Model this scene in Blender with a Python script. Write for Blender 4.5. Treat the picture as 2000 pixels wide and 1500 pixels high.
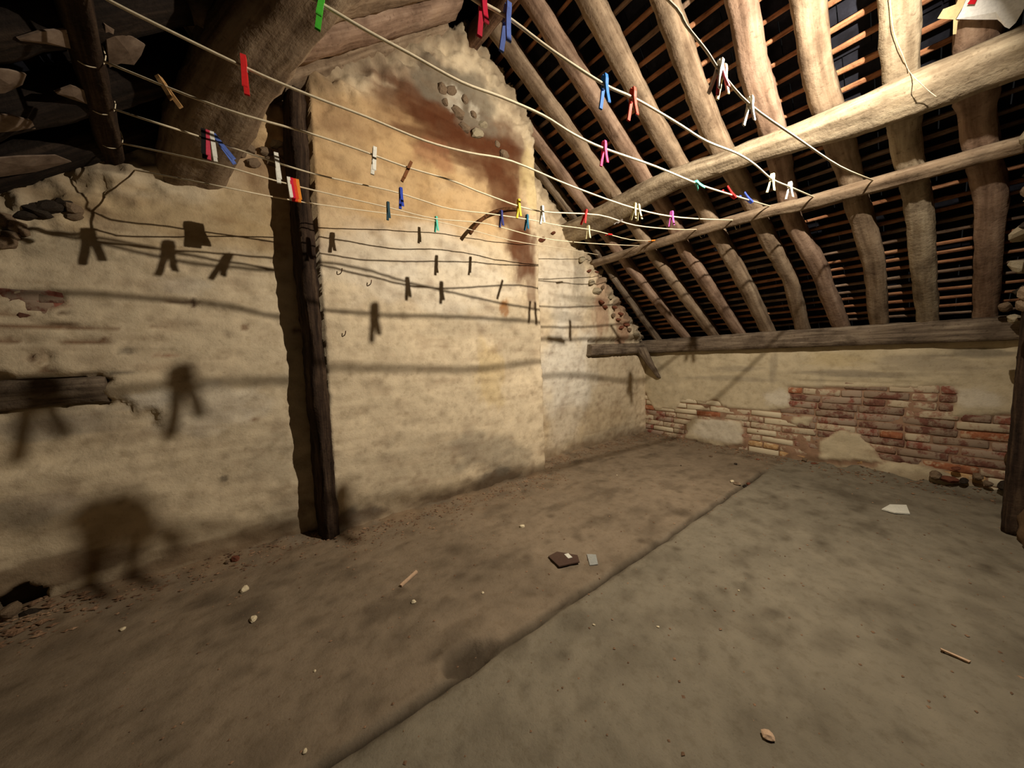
import bpy, bmesh, math, random
import numpy as np
from mathutils import Vector, Matrix

for o in list(bpy.data.objects):
    bpy.data.objects.remove(o, do_unlink=True)
SC = bpy.context.scene
COL = SC.collection
random.seed(7)

# ------------------------------------------------------------------ camera
FPX = 650.0
CAM = np.array([0.0, 0.0, 0.85])


def _n(v):
    v = np.array(v, float)
    return v / np.linalg.norm(v)


_dy = _n([-485, -42, FPX]); _dx = _n([830, -68, FPX]); _e = _dx @ _dy
DX = _n(_dx - _e / 2 * _dy); DY = _n(_dy - _e / 2 * _dx); DX = _n(DX - (DX @ DY) * DY)
DZ = np.cross(DX, DY)
if DZ[1] > 0:
    DZ = -DZ
RW = np.stack([DX, DY, DZ])            # columns: camera right, down, forward in room axes
cam = bpy.data.cameras.new('camera'); camo = bpy.data.objects.new('camera', cam); COL.objects.link(camo)
cam.sensor_width = 36.0; cam.lens = FPX / 2000 * 36.0; cam.clip_start = 0.02; cam.clip_end = 50
r_, d_, f_ = RW[:, 0], RW[:, 1], RW[:, 2]
if np.linalg.det(np.stack([r_, -d_, -f_], 1)) < 0:
    raise RuntimeError('mirrored camera')
camo.matrix_world = Matrix([[r_[i], -d_[i], -f_[i], CAM[i]] for i in range(3)] + [[0, 0, 0, 1]])
SC.camera = camo

# ------------------------------------------------------------------ world, lamp, exposure
w = bpy.data.worlds.new('world'); SC.world = w; w.use_nodes = True
w.node_tree.nodes['Background'].inputs[0].default_value = (0.75, 0.72, 0.66, 1)
w.node_tree.nodes['Background'].inputs[1].default_value = 0.012
LAMP = np.array([1.48, 0.0, 2.0])
ld = bpy.data.lights.new('work_light', 'AREA'); ld.shape = 'DISK'; ld.size = 0.022
ld.energy = 60; ld.color = (1.0, 0.88, 0.735)
lo = bpy.data.objects.new('work_light', ld); COL.objects.link(lo)
lo.location = LAMP
aim = Vector((1.62, 1.85, 0.90)) - Vector(LAMP)
lo.rotation_euler = aim.to_track_quat('-Z', 'Y').to_euler()
sd = bpy.data.lights.new('omni_fill', 'POINT'); sd.shadow_soft_size = 0.008; sd.energy = 0.9; sd.color = ld.color  # weak omni fill added at the lamp, brightens the sheet and near rafters
so = bpy.data.objects.new('omni_fill', sd); COL.objects.link(so); so.location = LAMP - 0.012 * np.array(aim.normalized())
vs = SC.view_settings
vs.view_transform = 'Standard'; vs.look = 'None'; vs.gamma = 1; vs.use_curve_mapping = False
vs.exposure = 0.0
SC.display_settings.display_device = 'sRGB'


# ------------------------------------------------------------------ measuring helpers (pixel -> point on a real plane)
def ray(px, py):
    return RW @ np.array([(px - 1000) / FPX, (py - 750) / FPX, 1.0])


def onx(px, py, X):
    r = ray(px, py); return CAM + r * ((X - CAM[0]) / r[0])


def ony(px, py, Y):
    r = ray(px, py); return CAM + r * ((Y - CAM[1]) / r[1])


def onz(px, py, Z=0.0):
    r = ray(px, py); return CAM + r * ((Z - CAM[2]) / r[2])


def onpl(px, py, n, d):
    r = ray(px, py); n = np.array(n, float); return CAM + r * ((d - n @ CAM) / (n @ r))


RIDGE_X, RIDGE_Z, SL = 1.10, 2.763, 0.8
NR = (SL, 0, 1); DR_ = RIDGE_Z + SL * RIDGE_X
NL = (-SL, 0, 1); DL_ = RIDGE_Z - SL * RIDGE_X


def zroof(x):
    return RIDGE_Z - SL * np.abs(np.asarray(x) - RIDGE_X)


# ------------------------------------------------------------------ noise
def _hash(ix, iy, seed):
    h = (ix.astype(np.int64) * 374761393 + iy.astype(np.int64) * 668265263 + seed * 974634777) & 0xffffffff
    h = ((h ^ (h >> 13)) * 1274126177) & 0xffffffff
    return ((h ^ (h >> 16)) & 0xffff) / 65535.0


def vnoise(x, y, seed=0):
    """round pit field: 1 at the centre of scattered spots, 0 away from them"""
    x, y = np.broadcast_arrays(np.asarray(x, float), np.asarray(y, float))
    ix = np.floor(x); iy = np.floor(y); best = np.zeros(x.shape)
    for dx in (-1, 0, 1):
        for dy in (-1, 0, 1):
            cx = ix + dx; cy = iy + dy
            px = cx + _hash(cx, cy, seed); py = cy + _hash(cx, cy, seed + 7); r = 0.12 + 0.42 * _hash(cx, cy, seed + 13) ** 3
            best = np.maximum(best, np.clip(1.35 - np.hypot(x - px, (y - py)) / r, 0, 1) * (_hash(cx, cy, seed + 19) > 0.45))
    return best


def gnoise(x, y, seed=0):
    x, y = np.broadcast_arrays(np.asarray(x, float), np.asarray(y, float))
    ix = np.floor(x); iy = np.floor(y); fx = x - ix; fy = y - iy
    u = fx ** 3 * (fx * (fx * 6 - 15) + 10); v = fy ** 3 * (fy * (fy * 6 - 15) + 10)

    def g(cx, cy, rx, ry):
        a = _hash(cx, cy, seed) * 2 * np.pi; return np.cos(a) * rx + np.sin(a) * ry
    a = g(ix, iy, fx, fy); b = g(ix + 1, iy, fx - 1, fy); c = g(ix, iy + 1, fx, fy - 1); d = g(ix + 1, iy + 1, fx - 1, fy - 1)
    return ((a * (1 - u) + b * u) * (1 - v) + (c * (1 - u) + d * u) * v) * 1.9


def fbm(x, y, seed=0, octv=4):
    s = 0; a = 0.5; t = 0
    for i in range(octv):
        th = 0.6 * i + 0.3; X = np.asarray(x) * math.cos(th) - np.asarray(y) * math.sin(th); Y = np.asarray(x) * math.sin(th) + np.asarray(y) * math.cos(th)
        s = s + a * gnoise(X * 2 ** i + 3.7 * i, Y * 2 ** i + 1.3 * i, seed + i * 17); t += a; a *= 0.5
    return np.clip(s / t * 1.25, -1, 1)            # -1..1


def lin(c):
    c = np.array(c, float) / 255.0
    return np.where(c <= 0.04045, c / 12.92, ((c + 0.055) / 1.055) ** 2.4)


def sstep(a, b, x):
    t = np.clip((x - a) / (b - a), 0, 1); return t * t * (3 - 2 * t)


def inpoly(x, y, poly):
    inside = np.zeros(np.shape(x), bool); n = len(poly)
    for i in range(n):
        x1, y1 = poly[i]; x2, y2 = poly[(i + 1) % n]
        c = ((y1 > y) != (y2 > y)) & (x < (x2 - x1) * (y - y1) / ((y2 - y1) + 1e-12) + x1)
        inside ^= c
    return inside


def blur(m, k=1):
    m = m.astype(float)
    for _ in range(k):
        p = np.pad(m, 1, mode='edge')
        m = (p[:-2, 1:-1] + p[2:, 1:-1] + p[1:-1, :-2] + p[1:-1, 2:] + 4 * p[1:-1, 1:-1]) / 8
    return m


# ------------------------------------------------------------------ objects
def mesh_obj(name, verts, faces, mat, parent=None, uv=None, col=None, smooth=True):
    me = bpy.data.meshes.new(name)
    me.from_pydata([tuple(v) for v in verts], [], [tuple(int(i) for i in f) for f in faces])
    if uv is not None:
        ul = me.uv_layers.new(name='UVMap')
        li = np.zeros(len(me.loops), np.int64); me.loops.foreach_get('vertex_index', li)
        ul.data.foreach_set('uv', np.asarray(uv, np.float32)[li].ravel())
    if col is not None:
        ca = me.color_attributes.new('Col', 'FLOAT_COLOR', 'POINT')
        c4 = np.ones((len(verts), 4), np.float32); c4[:, :3] = col
        ca.data.foreach_set('color', c4.ravel())
    if smooth:
        me.polygons.foreach_set('use_smooth', [True] * len(me.polygons))
    me.update()
    if mat is not None:
        me.materials.append(mat)
    o = bpy.data.objects.new(name, me); COL.objects.link(o)
    if parent is not None:
        o.parent = parent
    return o


def tag(o, label=None, cat=None, group=None, kind=None):
    if label: o['label'] = label
    if cat: o['category'] = cat
    if group: o['group'] = group
    if kind: o['kind'] = kind
    return o


def empty(name, loc=(0, 0, 0)):
    o = bpy.data.objects.new(name, None); o.empty_display_size = 0.02; COL.objects.link(o); o.location = loc
    return o


# ------------------------------------------------------------------ materials
def newmat(name, rough=0.85, spec=0.2):
    m = bpy.data.materials.new(name); m.use_nodes = True
    nt = m.node_tree; b = nt.nodes['Principled BSDF']
    b.inputs['Roughness'].default_value = rough; b.inputs['Specular IOR Level'].default_value = spec
    return m, nt, b


def node(nt, t, **kw):
    n = nt.nodes.new(t)
    for k, v in kw.items():
        setattr(n, k, v)
    return n


def noise(nt, vec, scale, detail=6, rough=0.6, dist=0.0):
    n = node(nt, 'ShaderNodeTexNoise'); n.inputs['Scale'].default_value = scale
    n.inputs['Detail'].default_value = detail; n.inputs['Roughness'].default_value = rough
    n.inputs['Distortion'].default_value = dist
    if vec is not None: nt.links.new(vec, n.inputs['Vector'])
    return n.outputs['Fac']


def ramp(nt, fac, stops):
    r = node(nt, 'ShaderNodeValToRGB'); e = r.color_ramp.elements
    while len(e) < len(stops): e.new(0.5)
    for i, (p, c) in enumerate(stops):
        e[i].position = p; e[i].color = (*c, 1) if len(c) == 3 else c
    nt.links.new(fac, r.inputs[0]); return r.outputs['Color']


def mix(nt, a, b, fac, mode='MIX'):
    m = node(nt, 'ShaderNodeMix', data_type='RGBA', blend_type=mode)
    for sock, val in ((m.inputs[6], a), (m.inputs[7], b), (m.inputs[0], fac)):
        if hasattr(val, 'links') or isinstance(val, bpy.types.NodeSocket): nt.links.new(val, sock)
        elif isinstance(val, (int, float)): sock.default_value = val
        else: sock.default_value = (*val, 1)
    return m.outputs[2]


def bump(nt, b, h, strength=0.4, dist=0.01):
    n = node(nt, 'ShaderNodeBump'); n.inputs['Strength'].default_value = strength; n.inputs['Distance'].default_value = dist
    nt.links.new(h, n.inputs['Height']); nt.links.new(n.outputs[0], b.inputs['Normal'])


def wood(name, dark, mid, light, along=5, across=55, bs=0.6):
    m, nt, b = newmat(name, 0.9, 0.15)
    uv = node(nt, 'ShaderNodeUVMap').outputs[0]
    mp = node(nt, 'ShaderNodeMapping'); mp.inputs['Scale'].default_value = (along, across, 1)
    nt.links.new(uv, mp.inputs[0])
    g = noise(nt, mp.outputs[0], 1.0, 5, 0.6, 0.05)
    tc = node(nt, 'ShaderNodeTexCoord').outputs['Object']
    n2 = noise(nt, tc, 9, 5, 0.6)
    c = ramp(nt, g, [(0.28, lin(dark)), (0.5, lin(mid)), (0.72, lin(light))])
    c2 = ramp(nt, n2, [(0.32, (0.45, 0.42, 0.40)), (0.55, (1, 1, 1)), (0.75, (1.0, 0.98, 0.92))])
    c = mix(nt, c, c2, 0.8, 'MULTIPLY')
    n3 = noise(nt, tc, 60, 3, 0.6)
    c3 = ramp(nt, n3, [(0.30, (0.35, 0.3, 0.27)), (0.42, (1, 1, 1))])
    c = mix(nt, c, c3, 0.5, 'MULTIPLY')
    nt.links.new(c, b.inputs['Base Color'])
    ad = node(nt, 'ShaderNodeMath', operation='ADD'); nt.links.new(g, ad.inputs[0]); nt.links.new(n3, ad.inputs[1])
    bump(nt, b, ad.outputs[0], bs, 0.006)
    return m


def painted(name, fine=85, fine2=22, bstr=0.5, bdist=0.004, contrast=0.5, rough=0.95):
    m, nt, b = newmat(name, rough, 0.08)
    a = node(nt, 'ShaderNodeVertexColor'); a.layer_name = 'Col'
    tc = node(nt, 'ShaderNodeTexCoord').outputs['Object']
    n1 = noise(nt, tc, fine, 5, 0.7); n2 = noise(nt, tc, fine2, 6, 0.65)
    k = ramp(nt, n2, [(0.30, (0.66, 0.62, 0.56)), (0.50, (1, 1, 1)), (0.70, (1.1, 1.09, 1.06))])
    c = mix(nt, a.outputs[0], k, contrast, 'MULTIPLY')
    k2 = ramp(nt, n1, [(0.25, (0.55, 0.5, 0.45)), (0.42, (1, 1, 1))])
    c = mix(nt, c, k2, contrast, 'MULTIPLY')
    nt.links.new(c, b.inputs['Base Color'])
    ad = node(nt, 'ShaderNodeMath', operation='ADD'); nt.links.new(n1, ad.inputs[0]); nt.links.new(n2, ad.inputs[1])
    bump(nt, b, ad.outputs[0], bstr, bdist)
    return m


def blotchy(name, c1, c2, c3=None, scale=30, cover=0.0, covercol=(200, 190, 165), rough=0.92):
    m, nt, b = newmat(name, rough, 0.1)
    tc = node(nt, 'ShaderNodeTexCoord').outputs['Object']
    if name.startswith('brick'):
        oi = node(nt, 'ShaderNodeObjectInfo'); va = node(nt, 'ShaderNodeVectorMath', operation='ADD')
        nt.links.new(tc, va.inputs[0]); nt.links.new(oi.outputs['Location'], va.inputs[1]); tc = va.outputs[0]
    n1 = noise(nt, tc, scale, 5, 0.65)
    c = ramp(nt, n1, [(0.32, lin(c1)), (0.55, lin(c2)), (0.72, lin(c3 or c2))])
    if cover > 0:
        n2 = noise(nt, tc, 14, 5, 0.7)
        k = ramp(nt, n2, [(0.62 - cover * 0.35, (0, 0, 0)), (0.72 - cover * 0.35, (1, 1, 1))])
        c = mix(nt, c, tuple(lin(covercol)), k)
    nt.links.new(c, b.inputs['Base Color'])
    bump(nt, b, n1, 0.5, 0.004)
    return m


def plain(name, c, rough=0.45, spec=0.4):
    m, nt, b = newmat(name, rough, spec)
    tc = node(nt, 'ShaderNodeTexCoord').outputs['Object']
    n1 = noise(nt, tc, 120, 3, 0.6)
    c0 = lin(c)
    k = ramp(nt, n1, [(0.3, tuple(c0 * 0.82)), (0.6, tuple(c0))])
    nt.links.new(k, b.inputs['Base Color'])
    return m


M_PLASTER = painted('limewash_plaster', 70, 18, 0.6, 0.004, 0.55)
M_FLOOR = painted('earth_screed_floor', 110, 26, 0.6, 0.004, 0.55)
M_RAFTER = wood('rafter_wood', (100, 82, 64), (138, 119, 97), (164, 146, 122), 3, 30, 0.4)
M_RAFTER2 = wood('rafter_wood_reddish', (100, 78, 62), (140, 116, 97), (166, 143, 122), 3, 30, 0.4)
M_PURLIN = wood('purlin_wood', (112, 97, 76), (154, 139, 115), (182, 168, 142), 3, 26, 0.5)
M_SHADED = wood('shaded_wood', (18, 14, 11), (34, 27, 22), (58, 47, 38), 4, 45, 0.5)  # wood colour darkened to stand for the shade on the left slope
M_LATH = wood('lath_wood', (104, 68, 48), (164, 114, 80), (190, 150, 114), 8, 80)
M_LATHD = wood('lath_wood_grey', (84, 66, 54), (140, 116, 96), (170, 148, 126), 8, 80)
M_OLD = wood('weathered_grey_wood', (66, 56, 46), (112, 98, 82), (146, 132, 112), 4, 50)
M_POST = wood('dark_post_wood', (26, 18, 13), (54, 41, 31), (84, 68, 52), 4, 40, 0.7)
M_RIDGE = wood('ridge_wood', (62, 44, 34), (104, 78, 60), (130, 104, 82), 4, 45)
M_SLATE = blotchy('slate_underside', (18, 18, 22), (34, 35, 42), (50, 52, 62), 8)
M_CORD = plain('clothesline_cord', (226, 212, 180), 0.7, 0.2)
M_STONE = [blotchy('rubble_stone', (70, 56, 44), (128, 108, 86), (168, 152, 124), 26),
           blotchy('rubble_stone_pale', (110, 100, 82), (160, 148, 122), (196, 186, 158), 26),
           blotchy('rubble_stone_red', (70, 40, 30), (120, 74, 56), (150, 104, 80), 26),
           blotchy('rubble_stone_dark', (26, 22, 18), (56, 48, 40), (92, 82, 68), 26)]
M_BRICK = [blotchy('brick_red', (108, 62, 50), (140, 88, 72), (158, 112, 94), 30, 0.55, (158, 138, 118)),
           blotchy('brick_orange', (126, 76, 52), (154, 98, 68), (170, 122, 92), 30, 0.25, (176, 150, 120)),
           blotchy('brick_dusty', (128, 92, 74), (160, 124, 102), (180, 150, 124), 30, 0.6, (186, 170, 142)),
           blotchy('brick_whitewashed', (150, 118, 92), (196, 178, 146), (210, 196, 166), 30, 0.9, (204, 190, 160)),
           blotchy('brick_brown', (88, 58, 48), (118, 80, 66), (138, 102, 86), 30, 0.5, (146, 126, 106)),
           blotchy('brick_buff', (150, 112, 74), (190, 154, 108), (206, 178, 134), 30, 0.3, (206, 190, 156))]
M_IRON = blotchy('rusty_iron', (40, 24, 14), (84, 54, 32), (110, 76, 46), 60)
M_WIRE = plain('spring_wire', (150, 145, 135), 0.35, 0.6)


# ------------------------------------------------------------------ timber lofting
def loft(name, pts, A, B, ha, hb, mat, parent=None, power=4.0, N=14, step=0.035, rough=0.004, seed=0, grain_dents=1.0):
    """hewn timber: centres pts, side axis A, depth axis B (unit vectors), half sizes ha(t), hb(t) with t in 0..1"""
    pts = [np.array(p, float) for p in pts]
    seg = [np.linalg.norm(pts[i + 1] - pts[i]) for i in range(len(pts) - 1)]
    cum = np.concatenate([[0], np.cumsum(seg)]); Lt = cum[-1]
    n = max(2, int(Lt / step) + 1); s = np.linspace(0, Lt, n)
    P = np.stack([np.interp(s, cum, [p[k] for p in pts]) for k in range(3)], 1)
    if len(pts) > 2:                                        # soften the kinks of a crooked pole
        for _ in range(4):
            P[1:-1] = (P[:-2] + 2 * P[1:-1] + P[2:]) / 4
    t = s / Lt
    HA = np.array([ha(q) if callable(ha) else ha for q in t]); HB = np.array([hb(q) if callable(hb) else hb for q in t])
    ang = np.linspace(0, 2 * math.pi, N, endpoint=False) + math.pi / N
    ca, sa = np.cos(ang), np.sin(ang)
    rr = (np.abs(ca) ** power + np.abs(sa) ** power) ** (-1.0 / power)
    A = np.array(A, float); B = np.array(B, float)
    S, T = np.meshgrid(s, np.arange(N), indexing='ij')
    d = fbm(S * 6 + seed * 3.1, T * 0.9 + 50 + 9 * np.cos(T), seed, 3) * rough + fbm(S * 26 + seed, T * 1.7, seed + 5, 2) * rough * 0.45 * grain_dents
    V = P[:, None, :] + A * ((rr * ca)[None, :, None] * HA[:, None, None] + (d * ca[None, :])[..., None]) \
        + B * ((rr * sa)[None, :, None] * HB[:, None, None] + (d * sa[None, :])[..., None])
    V = V.reshape(-1, 3)
    F = []
    for i in range(n - 1):
        for j in range(N):
            a = i * N + j; b = i * N + (j + 1) % N
            F.append((a, b, b + N, a + N))
    F.append(tuple(range(N - 1, -1, -1))); F.append(tuple((n - 1) * N + j for j in range(N)))
    per = np.abs(np.arange(N) - N / 2) * 2 * (np.mean(HA) + np.mean(HB)) * 2 / N
    uv = np.stack([S.ravel() + seed * 1.37, np.tile(per, n) + seed * 0.53], 1)
    # consistent outward normals
    me = mesh_obj(name, V, F, mat, parent, uv=uv)
    bm = bmesh.new(); bm.from_mesh(me.data); bmesh.ops.recalc_face_normals(bm, faces=bm.faces); bm.to_mesh(me.data); bm.free()
    for p in me.data.polygons:
        if len(p.vertices) > 4: p.use_smooth = False
    return me


US = np.array([1, 0, -SL]) / math.hypot(1, SL)      # down the right slope
NS = np.array([SL, 0, 1]) / math.hypot(1, SL)       # outward normal of the right slope
UL = np.array([-1, 0, -SL]) / math.hypot(1, SL)
NLn = np.array([-SL, 0, 1]) / math.hypot(1, SL)
YH = np.array([0, 1.0, 0])


def height_grid(name, us, vs_, depthf, tofn, colf, mat, keep=None, skirt=None, kind='structure'):
    U, V = np.meshgrid(us, vs_, indexing='ij')
    D = depthf(U, V)
    C = colf(U, V, D)
    P = tofn(U, V, D).reshape(-1, 3)
    nu, nv = U.shape
    idx = np.arange(nu * nv).reshape(nu, nv)
    K = np.ones((nu - 1, nv - 1), bool)
    if keep is not None:
        Uc = (U[:-1, :-1] + U[1:, 1:]) / 2; Vc = (V[:-1, :-1] + V[1:, 1:]) / 2
        K = keep(Uc, Vc)
    a = idx[:-1, :-1][K]; b = idx[1:, :-1][K]; c = idx[1:, 1:][K]; d = idx[:-1, 1:][K]
    F = np.stack([a, b, c, d], 1)
    used = np.unique(F); remap = -np.ones(nu * nv, int); remap[used] = np.arange(len(used))
    F = remap[F]; P = P[used]; Cc = C.reshape(-1, 3)[used]
    V2, F2, C2 = P, F.tolist(), Cc
    if skirt is not None:                                   # give the wall its thickness
        from collections import Counter
        e = Counter()
        for f in F2:
            for i in range(4):
                e[tuple(sorted((f[i], f[(i + 1) % 4])))] += 1
        bd = [k for k, n_ in e.items() if n_ == 1]
        bv = sorted({i for k in bd for i in k}); m2 = {v: len(V2) + i for i, v in enumerate(bv)}
        ext = V2[bv] + np.array(skirt)
        V2 = np.concatenate([V2, ext]); C2 = np.concatenate([C2, C2[bv] * 0.6])
        for x, y in bd: F2.append([x, y, m2[y], m2[x]])
    o = mesh_obj(name, V2, F2, mat, col=C2)
    if kind: o['kind'] = kind
    return o


# ================================================================== FLOOR
C_FL = lin((126, 112, 93)); C_FL2 = lin((122, 114, 97)); C_DUST = lin((142, 118, 90)); C_DARK = lin((60, 50, 38))
KX = 3.33                                              # plaster face of the low wall on the right


def floor_depth(X, Y):
    h = fbm(X * 3, Y * 3, 3, 4) * 0.006 + fbm(X * 22, Y * 22, 9, 3) * 0.0022
    jl = 0.757 + 0.012 * fbm(X * 3.5, X * 0 + 3, 21, 3)
    d = np.abs(Y - jl)
    wdt = 0.006 + 0.006 * (fbm(X * 9, X * 0 + 8, 5, 3) + 0.7)
    h = h - 0.016 * np.exp(-(d / (wdt * 0.9)) ** 2) * sstep(-0.6, 0.0, X) * (1 - sstep(2.7, 3.0, X))
    h = h + 0.002 * sstep(-0.01, 0.01, Y - jl) + fbm(X * 45, Y * 45, 46, 2) * 0.0012
    # broken corner of the slab
    q = ((X - 0.43) / 0.075) ** 2 + ((Y - 0.795) / 0.04) ** 2 + 0.6 * fbm(X * 20, Y * 20, 44, 3)
    h = h - 0.03 * (1 - sstep(0.4, 1.5, q))
    pit = vnoise(X * 9, Y * 9, 77) * 0.004
    h = h - pit
    # dirt heaped against the walls
    bk = np.where(X < 0.24, 1.87, np.where(X < 1.68, 1.78, 1.98))
    h = h + 0.022 * np.exp(-np.clip(bk - Y, 0, 9) / 0.07) * (0.7 + 0.7 * fbm(X * 9, Y * 9, 31, 3))
    h = h + 0.05 * np.exp(-np.clip(KX - X, 0, 9) / 0.08) * (0.5 + 0.7 * fbm(X * 7, Y * 7, 33, 3)) * sstep(1.0, 0.2, Y)
    h = h + 0.03 * np.exp(-(((X + 0.55) / 0.13) ** 2 + ((Y - 1.86) / 0.10) ** 2))
    return h


def floor_col(X, Y, D):
    n = fbm(X * 2.2, Y * 2.2, 51, 4); n2 = fbm(X * 11, Y * 11, 61, 4)
    c = C_FL[None, None] * np.ones(X.shape + (3,))
    m = (1 - sstep(-0.03, 0.03, Y - 0.757))[..., None]
    c = c * (1 - m) + C_FL2 * m
    c = c * (1 + 0.16 * n + 0.12 * n2)[..., None]
    bk = np.where(X < 0.24, 1.87, np.where(X < 1.68, 1.78, 1.98))
    k = np.exp(-np.clip(bk - Y, 0, 9) / 0.16) * np.clip(0.6 + fbm(X * 8, Y * 8, 71, 3), 0, 1)
    c = c * (1 - k[..., None] * 0.7) + C_DUST * k[..., None] * 0.7
    s = sstep(0.1, 0.8, fbm(X * 4, Y * 8, 91, 5)) * 0.4 + vnoise(X * 7, Y * 9, 93) * 0.3
    c = c * (1 - s[..., None]) + C_DARK * s[..., None]
    jl = 0.757 + 0.012 * fbm(X * 3.5, X * 0 + 3, 21, 3)
    q = ((X - 0.43) / 0.075) ** 2 + ((Y - 0.795) / 0.04) ** 2 + 0.6 * fbm(X * 20, Y * 20, 44, 3)
    k = (1 - sstep(0.3, 1.8, q))[..., None] * 0.75
    c = c * (1 - k) + C_DARK * 0.55 * k
    k = (vnoise(X * 5, Y * 5, 97) * 0.5 * sstep(-0.2, 0.5, fbm(X * 2, Y * 2, 98, 2)))[..., None]
    c = c * (1 - k) + C_DARK * k
    j = np.exp(-((Y - jl) / 0.011) ** 2) * sstep(-0.6, 0.0, X) * (1 - sstep(2.7, 3.0, X)) * 0.85
    c = c * (1 - j[..., None]) + C_DARK * 0.6 * j[..., None]
    return np.clip(c, 0.005, 1)


floor = height_grid('floor', np.arange(-1.3, 3.46, 0.0135), np.arange(-1.0, 2.06, 0.0135), floor_depth,
                    lambda U, V, D: np.stack([U, V, D], -1), floor_col, M_FLOOR, skirt=(0, 0, -0.1))

# ================================================================== GABLE WALL
C_CREAM = lin((208, 191, 160)); C_WHITE = lin((218, 211, 194)); C_OCHRE = lin((190, 156, 108)); C_SOOT = lin((84, 48, 28))
C_GREY = lin((134, 124, 106)); C_BRN = lin((120, 88, 62)); C_TAN = lin((178, 154, 114)); C_REDB = lin((140, 92, 66))


def G(px, py):
    Y = 1.87 if px < 600 else (1.78 if px < 1050 else 1.98)
    p = ony(px, py, Y); return p[0], p[2], np.linalg.norm(ony(px + 1, py, Y) - p)


def paint(c, X, Z, blobs, seed):
    for i, (px, py, rx, rz, colr, st) in enumerate(blobs):
        if abs(px) > 12:
            cx, cz, sc = G(px, py)
        rxm, rzm = rx * sc, rz * sc / 1.05
        nz = fbm(X / rxm * 1.4 + i, Z / rzm * 1.4, seed + i * 3, 4)
        q = np.sqrt(((X - cx) / rxm) ** 2 + ((Z - cz) / rzm) ** 2) + 0.45 * nz
        k = (1 - sstep(0.55, 1.15, q))[..., None] * st
        c = c * (1 - k) + colr * k
    return c


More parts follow.
